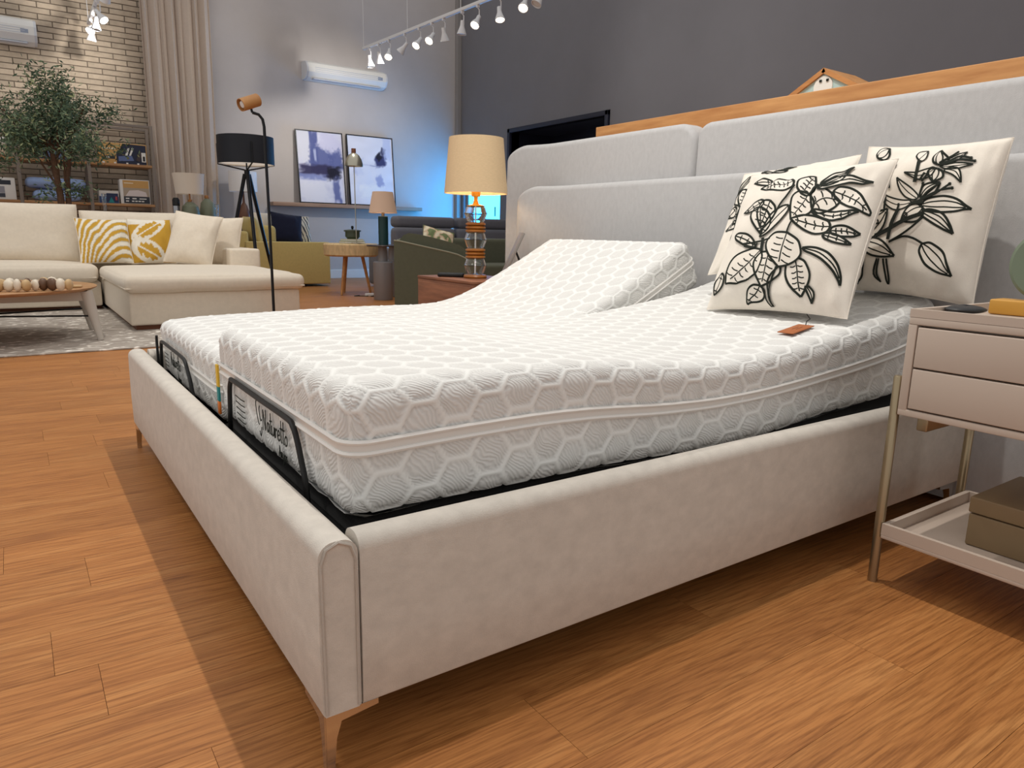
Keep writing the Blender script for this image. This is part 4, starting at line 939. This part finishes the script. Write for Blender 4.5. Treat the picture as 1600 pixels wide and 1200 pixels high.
# ============================================================ behind the sofa: tree, shelves, console
def tree():
    cx, cy = .20, 9.5
    t = thing('olive_tree', 'tall potted olive tree with dense small leaves behind the sofa', 'tree', (cx, cy, 0))
    part('pot', MB().lathe([(0, .002), (.17, .002), (.2, .36), (.205, .38), (.185, .38), (.18, .34), (0, .34)], cx, cy, 28), mat('clay_pot', (120, 104, 90), .7), t)
    M_bark = mat('bark', (92, 66, 48), .9, var=.25, vscale=30, bump=.5, bscale=60); rnd = random.Random(12)
    part('trunk', MB().tube([(cx, cy, .3), (cx+.02, cy, .8), (cx+.03, cy, 1.2), (cx+.0, cy, 1.6), (cx-.02, cy, 1.9)], [.05, .042, .038, .03, .02], 10), M_bark, t)
    part('trunk', MB().tube([(cx+.04, cy+.02, .3), (cx+.10, cy+.02, .9), (cx+.12, cy+.02, 1.4), (cx+.2, cy, 1.9), (cx+.36, cy-.02, 2.25)], [.04, .035, .03, .022, .01], 10), M_bark, t)
    C = Vector((cx+.0, cy, 1.98)); tips = []
    for k in range(46):
        a = rnd.uniform(0, 2*math.pi); el = rnd.uniform(-.7, 1.45); r = rnd.uniform(.45, .78)
        d = Vector((math.cos(a)*math.cos(el)*1.08, math.sin(a)*math.cos(el)*.9, math.sin(el)*.86))
        p0 = Vector((cx+rnd.uniform(-.03, .12), cy, rnd.uniform(1.35, 1.9))); p1 = C+d*r
        mid = p0.lerp(p1, .5)+Vector((rnd.uniform(-.08, .08), rnd.uniform(-.08, .08), .05)); tips.append((p0, mid, p1))
        if k < 14: part('branch', MB().tube([p0, mid, p1], [.014, .009, .004], 6), M_bark, t)
    tips += [(Vector((cx+.25, cy, 1.9)), Vector((cx+.5, cy, 2.1)), Vector((cx+.72, cy-.05, 2.28))), (Vector((cx+.1, cy, 2.2)), Vector((cx+.13, cy, 2.45)), Vector((cx+.15, cy, 2.66))), (Vector((cx, cy, 1.4)), Vector((cx+.02, cy, 1.3)), Vector((cx-.15, cy, 1.22))), (Vector((cx, cy, 1.4)), Vector((cx+.15, cy, 1.3)), Vector((cx+.3, cy, 1.28))), (Vector((cx-.2, cy, 1.7)), Vector((cx-.5, cy, 1.6)), Vector((cx-.62, cy, 1.5)))]
    for w_, lm, sd in (((108, 128, 98), 'leaf_green', 1), ((74, 94, 72), 'leaf_dark', 2), ((168, 176, 132), 'leaf_light', 3)):
        rn = random.Random(sd); mb = MB(); n = {1: 3600, 2: 3600, 3: 1000}[sd]; vs = []; fs = []
        for i in range(n):
            p0, m_, p1 = tips[rn.randrange(len(tips))]; s = rn.uniform(.35, 1.08)
            p = p0.lerp(m_, s*2) if s < .5 else m_.lerp(p1, s*2-1)
            p = p+Vector((rn.gauss(0, .06), rn.gauss(0, .06), rn.gauss(0, .055)))
            d = Vector((rn.gauss(0, 1), rn.gauss(0, 1), rn.gauss(-.1, .8))).normalized(); a = d.cross(Vector((rn.gauss(0, 1), rn.gauss(0, 1), rn.gauss(0, 1)))).normalized()
            nn = d.cross(a); L = rn.uniform(.045, .075); w = L*.16; o = len(vs)
            vs += [p, p+d*L*.5+a*w, p+d*L, p+d*L*.5-a*w, p+d*L*.5+nn*w*.5]; fs += [(o, o+1, o+4), (o+1, o+2, o+4), (o+2, o+3, o+4), (o+3, o, o+4)]
        mb.add(vs, fs); o_ = part('foliage', mb, mat(lm, w_, .6, var=.15, vscale=8), t, smooth=False); o_['kind'] = 'stuff'
tree()
def shelf_unit():
    t = thing('shelf_unit', 'tall metal and wood open shelving against the brick wall', 'shelf', (.25, 11.6, 0))
    M_up = mat('taupe_metal', (134, 122, 112), .5, metal=.2)
    for x in (-1.0, -.13, .72, 1.575):
        for y in (11.38, 11.80): part('upright', MB().rbox(x-.022, x+.022, y-.022, y+.022, 0, 2.35, r=.003), M_up, t)
    for y in (11.38, 11.80): part('top_rail', MB().rbox(-1.02, 1.597, y-.018, y+.018, 2.31, 2.35, r=.003), M_up, t)
    for z in (1.17, 1.745, .55):
        for a, b in ((-1.0, -.13), (-.13, .72), (.72, 1.575)): part('board', MB().rbox(a+.022, b-.022, 11.36, 11.82, z, z+.035, r=.003), M_oakx, t)
shelf_unit()
SZ1, SZ2 = 1.781, 1.206
def carton(name, x0, x1, y, z0, z1, base, prints, label, cat='box', group=None, depth=.22, rough=.45):
    t = thing(name, label, cat, ((x0+x1)/2, y+depth/2, z0), group)
    part('carton', MB().rbox(x0, x1, y, y+depth, z0, z1, r=.006), mat('carton_%d_%d_%d' % base, base, rough), t)
    w, h = x1-x0, z1-z0
    for k, (poly, c) in enumerate(prints):
        part('printed_panel', MB().prism([((z0+q*h), (x0+p*w)) for p, q in poly], 1, y-.002-.0012*k, y+.001), mat('ink_%d_%d_%d' % c, c, .5), t, smooth=False)
    return t
R4 = lambda a, b, c, d: [(a, c), (b, c), (b, d), (a, d)]
Or, Nv, Wt = (206, 160, 96), (34, 40, 64), (232, 230, 226)
carton('bedding_box', .86, 1.50, 11.40, SZ1, 2.075, Or, [([(.36,0), (.98,0), (.98,.95), (.5,.98), (.44,.7), (.36,.55)], Nv), (R4(.08,.36,.68,.75), (240,226,196)), (R4(.12,.33,.22,.36), (52,52,54)), (R4(.14,.22,.26,.32), Wt), ([(.4,.12), (.72,.18), (.68,.42), (.4,.36)], (96,112,156)), ([(.54,.42), (.6,.78), (.64,.78), (.59,.42)], Wt), ([(.62,.42), (.69,.8), (.73,.78), (.66,.42)], Wt), ([(.76,.2), (.84,.72), (.9,.6), (.84,.15)], (70,58,58)), (R4(.88,.97,.14,.6), Wt), (R4(.905,.95,.18,.42), (30,30,36)), (R4(.06,.11,.0,.07), Wt), (R4(.3,.34,.0,.07), Wt), (R4(.55,.59,.0,.07), Wt), (R4(.78,.82,.0,.07), Wt)], 'orange and navy bedding box on the upper shelf, right bay')
carton('bedding_package', 1.10, 1.50, 11.40, SZ2, 1.56, Wt, [(R4(.1,.97,.66,.97), Or), (R4(.14,.45,.84,.87), (244,232,206)), (R4(.1,.97,.30,.66), (176,160,142)), ([(.16,.32), (.9,.32), (.86,.5), (.6,.58), (.3,.55)], (224,212,210)), (R4(.1,.97,.03,.31), (52,56,66)), (R4(.16,.28,.2,.25), Wt), (R4(.38,.52,.2,.25), Wt), (R4(.62,.86,.2,.24), Wt), (R4(.16,.26,.09,.14), Wt), (R4(.36,.44,.09,.14), Wt), (R4(.47,.55,.09,.14), Wt), (R4(.58,.66,.09,.14), Wt), (R4(.69,.77,.09,.14), Wt)], 'white and orange bedding package on the lower shelf, right bay', 'package')
carton('picture_box', .82, 1.08, 11.42, SZ2, 1.385, (216, 210, 204), [(R4(.0,.98,.0,.55), (50, 72, 116)), (R4(.36,.95,.1,.8), (38, 50, 84)), ([(.45,.05), (.75,.05), (.6,.5)], (34, 132, 138)), (R4(.8,.9,.25,.55), (176, 70, 74))], 'small blue picture box on the lower shelf beside the bedding package')
carton('bedding_package', -.62, -.19, 11.40, SZ2, 1.50, Wt, [(R4(.2,.88,.68,.88), (50, 54, 66)), (R4(.2,.7,.3,.6), (150,150,160)), (R4(.2,.7,.1,.28), (64,68,80))], 'white wrapped bedding package on the lower shelf at the left edge', 'package')
M_bl = fabric('blue_bedding', (150, 172, 214), var=.08, vscale=12)
cf = lambda z, w, sd, lab: single('folded_bedding', MB().rbox(.30-w, .30+w, 11.40, 11.78, z, z+.12, r=.055, k=4, div=(8, 4, 1), bulge=(0, 0, .025), wob=.012), M_bl, lab, 'bedding', 'blue bedding stack')
cf(SZ2+.02, .30, 1, 'lower of the two folded pale blue bedding bundles behind the tree'); cf(SZ2+.19, .37, 2, 'wider pale blue bedding bundle on top of the stack behind the tree')
single('folded_throw', MB().rbox(-.75, -.19, 11.40, 11.75, SZ1+.004, 1.90, r=.05, k=4, bulge=(0, 0, .015)), fabric('tan_throw', (214, 190, 164)), 'folded tan throw on the upper shelf at the left edge', 'throw')
single('folded_throw', MB().rbox(-.72, -.17, 11.40, 11.75, 1.925, 2.04, r=.05, k=4, bulge=(0, 0, .015)), fabric('white_throw', (236, 232, 226)), 'folded white throw lying on the tan one at the left edge', 'throw')
single('folded_bedding', MB().rbox(.12, .50, 11.42, 11.75, SZ1+.004, 1.97, r=.05, k=4, bulge=(0, 0, .02)), fabric('slate_bedding', (112, 126, 160)), 'slate blue folded bedding on the upper shelf behind the tree crown', 'bedding')
def console():
    t = thing('console_table', 'narrow wooden console behind the cream sofa holding lamps and vases', 'table', (1.5, 10.0, 0))
    part('top', MB().rbox(.55, 2.15, 9.80, 10.25, .76, .80, r=.004), M_walnut, t)
    for x in (.60, 2.10):
        for y in (9.84, 10.21): part('leg', MB().rbox(x-.02, x+.02, y-.02, y+.02, 0, .76, r=.003), M_blackmetal, t)
console()
M_sage = mat('sage_glaze', (128, 134, 112), .45, var=.05, vscale=10); M_shade = mat('white_shade', (236, 224, 208), .9, bump=.2, bscale=300)
def sage_lamp(cx, cy, z, label):
    t = thing('table_lamp', label, 'lamp', (cx, cy, z))
    part('base', MB().lathe([(0, z), (.07, z), (.105, z+.12), (.122, z+.26), (.105, z+.36), (.05, z+.415), (.03, z+.42), (0, z+.42)], cx, cy, 32), M_sage, t)
    part('neck', MB().lathe([(.028, z+.42), (.03, z+.45), (.012, z+.455), (.012, z+.53)], cx, cy, 16), M_oak, t)
    part('shade', MB().lathe([(.178, z+.525), (.205, z+.80), (.202, z+.80), (.175, z+.525), (.178, z+.525)], cx, cy, 40, cap=False), M_shade, t)
sage_lamp(1.79, 10.0, .801, 'table lamp with sage green pot base and flared off-white shade behind the sofa')
v = thing('lidded_vase', 'sage green vase with wooden stopper beside the sage lamp', 'vase', (2.04, 10.12, .801))
part('body', MB().lathe([(0, .801), (.06, .801), (.1, .95), (.105, 1.1), (.085, 1.22), (.04, 1.27), (.03, 1.28), (0, 1.28)], 2.04, 10.12, 28), M_sage, v); part('stopper', MB().lathe([(.03, 1.28), (.036, 1.30), (.03, 1.325), (0, 1.33)], 2.04, 10.12, 16), M_oak, v)
th = thing('thermos', 'steel thermos flask with black lid behind the sofa', 'flask', (1.60, 9.95, .801))
part('flask', MB().lathe([(0, .801), (.045, .801), (.045, 1.16), (0, 1.16)], 1.60, 9.95, 24), mat('steel', (170, 172, 176), .25, metal=.9), th); part('lid', MB().lathe([(.047, 1.16), (.047, 1.24), (.03, 1.27), (0, 1.27)], 1.60, 9.95, 24), M_black, th)
def decanter(x, y, h, label):
    o = [(0, .801), (.045, .801), (.05, .83), (.03, .95), (.018, 1.05), (.03, .801+h)]
    single('glass_decanter', MB().lathe(o+[(r-.003, z_+.003) for r, z_ in o[:0:-1]], x, y, 20, cap=False), M_glass, label, 'glass', 'glassware behind the sofa')
decanter(.74, 10.0, .48, 'tall clear glass decanter in front of the shelves behind the sofa'); decanter(2.12, 9.92, .40, 'slim clear glass decanter at the right end of the console')
def wall_lamp_table():
    t = thing('side_table', 'small wooden side table by the grey wall next to the curtain', 'table', (2.92, 11.55, 0))
    part('top', MB().lathe([(0, .6), (.26, .6), (.26, .63), (0, .63)], 2.92, 11.55, 32), M_walnut, t); part('post', MB().lathe([(0, .0), (.2, 0), (.2, .02), (.025, .03), (.025, .6)], 2.92, 11.55, 24), M_blackmetal, t)
    t = thing('table_lamp', 'table lamp with straight white shade half hidden behind the black tripod lamp', 'lamp', (2.92, 11.55, .631))
    part('base', MB().lathe([(0, .631), (.07, .631), (.08, .66), (.05, .8), (.085, .95), (.1, 1.1), (.05, 1.25), (.02, 1.3), (.012, 1.48)], 2.92, 11.55, 24), mat('brown_ceramic', (112, 74, 54), .4), t)
    part('shade', MB().lathe([(.22, 1.47), (.22, 1.79), (.217, 1.79), (.217, 1.47), (.22, 1.47)], 2.92, 11.55, 40, cap=False), mat('white_shade_cool', (236, 234, 234), .9), t)
wall_lamp_table()
def tripod():
    cx, cy = 2.345, 9.1; zh = 1.63
    t = thing('tripod_lamp', 'black tripod floor lamp with wide black drum shade', 'lamp', (cx, cy, 0))
    M_bk = mat('black_shade', (26, 29, 38), .6)
    part('shade', MB().lathe([(.355, 1.70), (.355, 2.05), (.351, 2.05), (.351, 1.70), (.355, 1.70)], cx, cy, 56, cap=False), M_bk, t)
    part('shade_lining', MB().lathe([(.349, 1.705), (.349, 2.045)], cx, cy, 56, cap=False), mat('lining_white', (236, 232, 224), .8), t)
    part('diffuser', MB().lathe([(0, 1.722), (.348, 1.722), (.348, 1.726), (0, 1.726)], cx, cy, 56), mat('diffuser_ambient_glow', (240, 236, 228), .7, emit=(255, 244, 228), estr=.45), t)  # faint emission stands in for ambient room light on the white underside
    part('hub', MB().lathe([(0, zh-.09), (.035, zh-.09), (.035, zh), (.01, zh+.01), (.01, zh+.1), (0, zh+.1)], cx, cy, 20), M_blackmetal, t)
    for a in (2.55, .45, 4.65):
        d = Vector((math.cos(a), math.sin(a), 0)); f = Vector((cx, cy, 0))+d*.42; q = Vector((cx, cy, zh-.05))+d*.03
        part('leg', MB().tube([q, f], [.026, .019], 8), M_blackmetal, t)
        part('arm', MB().tube([Vector((cx, cy, zh))+d*.02, Vector((cx, cy, zh+.075))+d*.375, Vector((cx, cy, zh+.33))+d*.375], .011, 6), M_blackmetal, t)
tripod()
def spot_lamp():
    x, y = 1.12, 4.0
    t = thing('reading_lamp', 'slim black floor lamp with a tilted wooden spotlight cylinder', 'lamp', (x, y, 0))
    part('base', MB().lathe([(0, .001), (.13, .001), (.13, .014), (.012, .018), (0, .018)], x, y, 32), M_blackmetal, t)
    st = [(x, y, .015), (x, y, 1.0), (x-.004, y, 1.52), (x-.012, y, 1.565), (x-.035, y, 1.592), (x-.075, y, 1.60)]
    part('stem', MB().tube(st, .0095, 10), M_blackmetal, t); part('joint', MB().tube([(x-.075, y, 1.60), (x-.085, y, 1.635)], .008, 8), M_blackmetal, t)
    ax = Vector((-.86, -.25, -.36)).normalized(); R = ax.to_track_quat('Z', 'Y').to_matrix().to_4x4(); R.translation = Vector((x-.035, y, 1.683))
    h = part('lamp_head', MB(R).lathe([(0, 0), (.036, 0), (.04, .004), (.04, .135), (.036, .135), (.034, .11), (0, .11)], n=28, cap=False), mat('spot_wood', (190, 138, 84), .5, rgb2=(158, 108, 62), vscale=6, stretch=(1, 1, .3)), t)
    part('bulb', MB(R).lathe([(0, .128), (.02, .126), (.028, .112)], n=20, cap=False), mat('dull_bulb', (225, 225, 225), .4), h)
spot_lamp()
# ============================================================ yellow sofa and things around
M_yel = fabric('mustard_fabric', (200, 180, 118), var=.05)
ys_ = thing('sofa', 'pale mustard sofa seen from its end in front of the grey wall', 'sofa', (3.2, 10.6, 0))
part('body', MB().rbox(2.55, 3.84, 10.15, 11.15, .04, .42, r=.02), M_yel, ys_); part('end_panel', MB().rbox(2.55, 3.84, 10.13, 10.28, .04, .69, r=.02), M_yel, ys_)
part('seat_cushion', MB().rbox(2.85, 3.82, 10.29, 11.14, .42, .62, r=.06, div=(6, 6, 1), bulge=(0, 0, .02)), M_yel, ys_); part('backrest', MB().rbox(2.38, 2.62, 10.2, 11.2, .04, .84, r=.05), M_yel, ys_)
M_ = Matrix.Translation((2.76, 10.55, .84)) @ Matrix.Rotation(math.pi/2, 4, 'Z') @ Matrix.Rotation(math.radians(76), 4, 'X')
mb = MB(M_); pillow_mesh(mb, pillow_fn(.6, .46, .22, seed=31), 26); part('back_cushion', mb, M_yel, ys_, auto=80)
part('arm_roll', MB().rbox(2.86, 3.08, 10.35, 11.1, .6, .93, r=.07, k=4), M_yel, ys_)
cushion('throw_cushion', (3.28, 10.50, .89), .50, .46, .16, .1, 14, fabric('navy_velvet', (24, 28, 50)), 'dark navy velvet cushion on the mustard sofa', seed=41, roll=-.12)
def stripes(u, v): return (40, 44, 64) if math.sin((u+v*.4)*22+2*mnoise.noise(Vector((u*3, v*3, 0)))) > .5 else (222, 212, 190)
cushion('throw_cushion', (3.52, 10.68, .86), .42, .46, .14, .15, 12, M_print, 'cream and navy patterned cushion behind the navy one', seed=43, printf=stripes, piping=M_cream)
cushion('throw_cushion', (3.02, 10.72, .92), .42, .42, .14, .3, 12, M_cream, 'cream cushion peeking out left of the navy one', seed=47)
def rattan_table():
    cx, cy = 3.565, 8.6
    t = thing('drum_table', 'round rattan drum side table on three wooden legs', 'table', (cx, cy, 0)); M_rat = mat('rattan', (214, 186, 140), .7, var=.2, vscale=30, stretch=(1, 1, .3), bump=.6, bscale=60)
    part('drum', MB().lathe([(0, .525), (.34, .525), (.37, .545), (.375, .68), (.36, .70), (0, .70)], cx, cy, 48), M_rat, t)
    for a in (-2.5, -.65, 1.6):
        d = Vector((math.cos(a), math.sin(a), 0)); part('leg', MB().tube([Vector((cx, cy, .525))+d*.16, Vector((cx, cy, 0.004))+d*.27], [.024, .016], 10), M_oak, t)
    z = .701
    for k, (w, dd, h, c) in enumerate(((.30, .22, .03, (150, 164, 128)), (.27, .2, .028, (198, 204, 172)))):
        bk = thing('book', ['dark sage book at the bottom of the pair on the rattan table', 'pale sage book under the lidded pot on the rattan table'][k], 'book', (cx+.02, cy, z), 'books on the rattan table')
        part('cover', MB().box(cx+.02-w/2, cx+.02+w/2, cy-dd/2, cy+dd/2, z, z+.004).box(cx+.02-w/2, cx+.02+w/2, cy-dd/2, cy+dd/2, z+h-.004, z+h), mat('book_%d' % k, c, .6), bk, smooth=False)
        part('pages', MB().box(cx+.025-w/2, cx+.015+w/2, cy-dd/2+.004, cy+dd/2-.004, z+.004, z+h-.004), M_white, bk, smooth=False); z += h+.001
    p = thing('lidded_pot', 'dark green lidded pot on the books on the rattan table', 'pot', (cx+.03, cy, z)); M_gp = mat('green_glaze', (72, 82, 66), .4)
    part('bowl', MB().lathe([(0, z), (.07, z), (.1, z+.03), (.1, z+.10), (0, z+.10)], cx+.03, cy, 28), M_gp, p); lid = part('lid', MB().lathe([(.118, z+.10), (.118, z+.118), (.05, z+.13), (0, z+.13)], cx+.03, cy, 28), M_gp, p)
    part('knob', MB().lathe([(0, z+.13), (.012, z+.132), (.02, z+.16), (.012, z+.178), (0, z+.18)], cx+.03, cy, 16), M_black, lid)
    x, y = cx-.03, cy-.28
    l = thing('dome_lamp', 'tall slim lamp with brushed silver dome shade in front of the paintings', 'lamp', (x, y, .701)); M_sil = mat('brushed_silver', (188, 184, 168), .3, metal=.9)
    part('base', MB().lathe([(0, .701), (.07, .701), (.07, .712), (.008, .716)], x, y, 24), M_sil, l); part('stem', MB().tube([(x, y, .71), (x-.01, y, 1.80)], .007, 8), M_sil, l)
    part('shade', MB().lathe([(.118, 1.71), (.116, 1.745), (.1, 1.80), (.07, 1.85), (.035, 1.875), (.03, 1.875), (.065, 1.845), (.095, 1.795), (.112, 1.745), (.118, 1.71)], x-.01, y, 32, cap=False), M_sil, l)
    part('cap', MB().lathe([(0, 1.875), (.03, 1.875), (.03, 1.935), (0, 1.935)], x-.01, y, 20), M_walnut, l)
    single('power_cable', MB().tube([(x+a, y+b, .008) for a, b in ((.0, -.05), (-.1, -.12), (.05, -.2), (.12, -.13), (.16, -.2), (.08, -.25), (.2, -.28))], .006, 6), M_black, 'loose black power cable on the floor under the rattan table', 'cable')
    single('power_strip', MB().rbox(cx+.02, cx+.24, cy-.46, cy-.40, .001, .04, r=.008), M_white, 'white power strip on the floor beside the rattan table', 'power strip')
rattan_table()
M_pew = mat('pewter', (140, 137, 138), .4, metal=.2)
def drum(cx, cy, label, lampy):
    t = thing('pedestal_table', label, 'table', (cx, cy, 0), 'pewter pedestal tables')
    part('column', MB().lathe([(0, .001), (.118, .001), (.122, .01), (.122, .48), (.112, .49), (.062, .495), (.055, .66), (.06, .68)], cx, cy, 36), M_pew, t)
    part('top', MB().lathe([(0, .68), (.20, .68), (.205, .69), (.2, .70), (0, .70)], cx, cy, 40), mat('dark_top', (70, 58, 54), .3), t)
drum(3.595, 7.62, 'pewter pedestal side table holding the dark green lamp', 1); drum(3.93, 8.02, 'second pewter pedestal table, half hidden behind the olive armchair', 0)
gl = thing('table_lamp', 'table lamp with dark green column base and blush shade', 'lamp', (3.61, 7.62, .701))
part('base', MB().lathe([(0, .701), (.062, .701), (.062, 1.055), (.05, 1.06), (0, 1.06)], 3.61, 7.62, 28), mat('bottle_green', (18, 58, 58), .3), gl); part('socket', MB().lathe([(.02, 1.06), (.02, 1.12), (0, 1.12)], 3.61, 7.62, 14), M_brass, gl)
part('shade', MB().lathe([(.178, 1.10), (.128, 1.36), (.125, 1.36), (.175, 1.10), (.178, 1.10)], 3.61, 7.62, 44, cap=False), mat('blush_shade', (206, 178, 158), .9, bump=.3, bscale=300, emit=(255, 200, 150), estr=.08), gl)
part('bulb', MB().lathe([(0, 1.12), (.02, 1.125), (.03, 1.17), (0, 1.2)], 3.61, 7.62, 16), MATS['warm_bulb'], gl)
M_olv = fabric('olive_fabric', (96, 97, 80), var=.05)
def armchair():
    t = thing('armchair', 'olive green armchair with sloping piped arms behind the walnut nightstand', 'armchair', (3.6, 6.15, 0))
    M = Matrix.Translation((2.985, 6.0, 0)) @ Matrix.Rotation(math.radians(-28), 4, 'Z')
    top = [(0, .775), (.07, .768), (.23, .735), (.4, .70), (.57, .665), (.67, .64), (.75, .605), (.82, .55), (.86, .47)]
    side = [(0, .002)]+top+[(.87, .002)]
    for y0, y1 in ((0, .10), (.80, .90)):
        a = part('arm', MB(M).prism([(z, x) for x, z in side], 1, y0, y1), M_olv, t, auto=50)
        part('piping', MB(M).tube([(x, y0+.004, z+.002) for x, z in top], .009, 6), mat('pale_piping', (150, 148, 128), .8), a)
    inner = [(.03, .2), (.06, .79), (.10, .835), (.155, .856), (.25, .846), (.37, .822), (.49, .795), (.61, .764), (.70, .735), (.77, .685), (.80, .6), (.8, .2)]
    part('arm_cushion', MB(M).prism([(z, x) for x, z in inner], 1, .105, .25), M_olv, t, auto=50)
    part('backrest', MB(M).rbox(.01, .22, .255, .795, .05, .80, r=.06), M_olv, t); part('seat', MB(M).rbox(.2, .86, .255, .795, .05, .40, r=.03), M_olv, t)
    part('seat_cushion', MB(M).rbox(.23, .9, .255, .795, .40, .54, r=.06, bulge=(0, 0, .02)), M_olv, t)
armchair()
def damask(u, v):
    n = mnoise.noise(Vector((u*4, v*4, 7)))+.5*math.sin(9*math.hypot(u, v)+3*math.atan2(v, u)); return (120, 132, 92) if n > .15 else ((206, 180, 150) if n > -.35 else (226, 214, 186))
cushion('throw_cushion', (3.66, 6.28, .745), .38, .36, .13, -.1, 22, M_print, 'green and beige damask cushion on the olive armchair', seed=53, printf=damask, piping=M_olv, roll=-.25)
M_gry = fabric('charcoal_fabric', (104, 104, 112), var=.05)
gs = thing('recliner_sofa', 'charcoal grey sofa with a padded back behind the olive armchair', 'sofa', (5.4, 9.5, 0))
part('body', MB().rbox(4.42, 6.6, 9.05, 9.95, .04, .45, r=.03), M_gry, gs)
for k in range(2):
    part('back_pad', MB().rbox(4.44+k*1.08, 5.5+k*1.08, 9.0, 9.22, .42, .94, r=.07, k=4), M_gry, gs); part('head_pad', MB().rbox(4.5+k*1.08, 5.52+k*1.08, 9.06, 9.34, .94, 1.11, r=.06, k=4), M_gry, gs)
part('armrest', MB().rbox(4.40, 4.60, 9.1, 9.95, .04, .62, r=.05), M_gry, gs)
olv2 = thing('armchair', 'second olive armchair, mostly hidden behind the glass lamp', 'armchair', (5.2, 7.6, 0))
part('backrest', MB().rbox(4.6, 5.9, 8.05, 8.3, .002, .80, r=.06), M_olv, olv2); part('seat', MB().rbox(4.65, 5.85, 7.3, 8.05, .002, .45, r=.05), M_olv, olv2)
for x in (4.55, 5.77): part('arm', MB().rbox(x, x+.18, 7.25, 8.25, .05, .58, r=.05), M_olv, olv2)
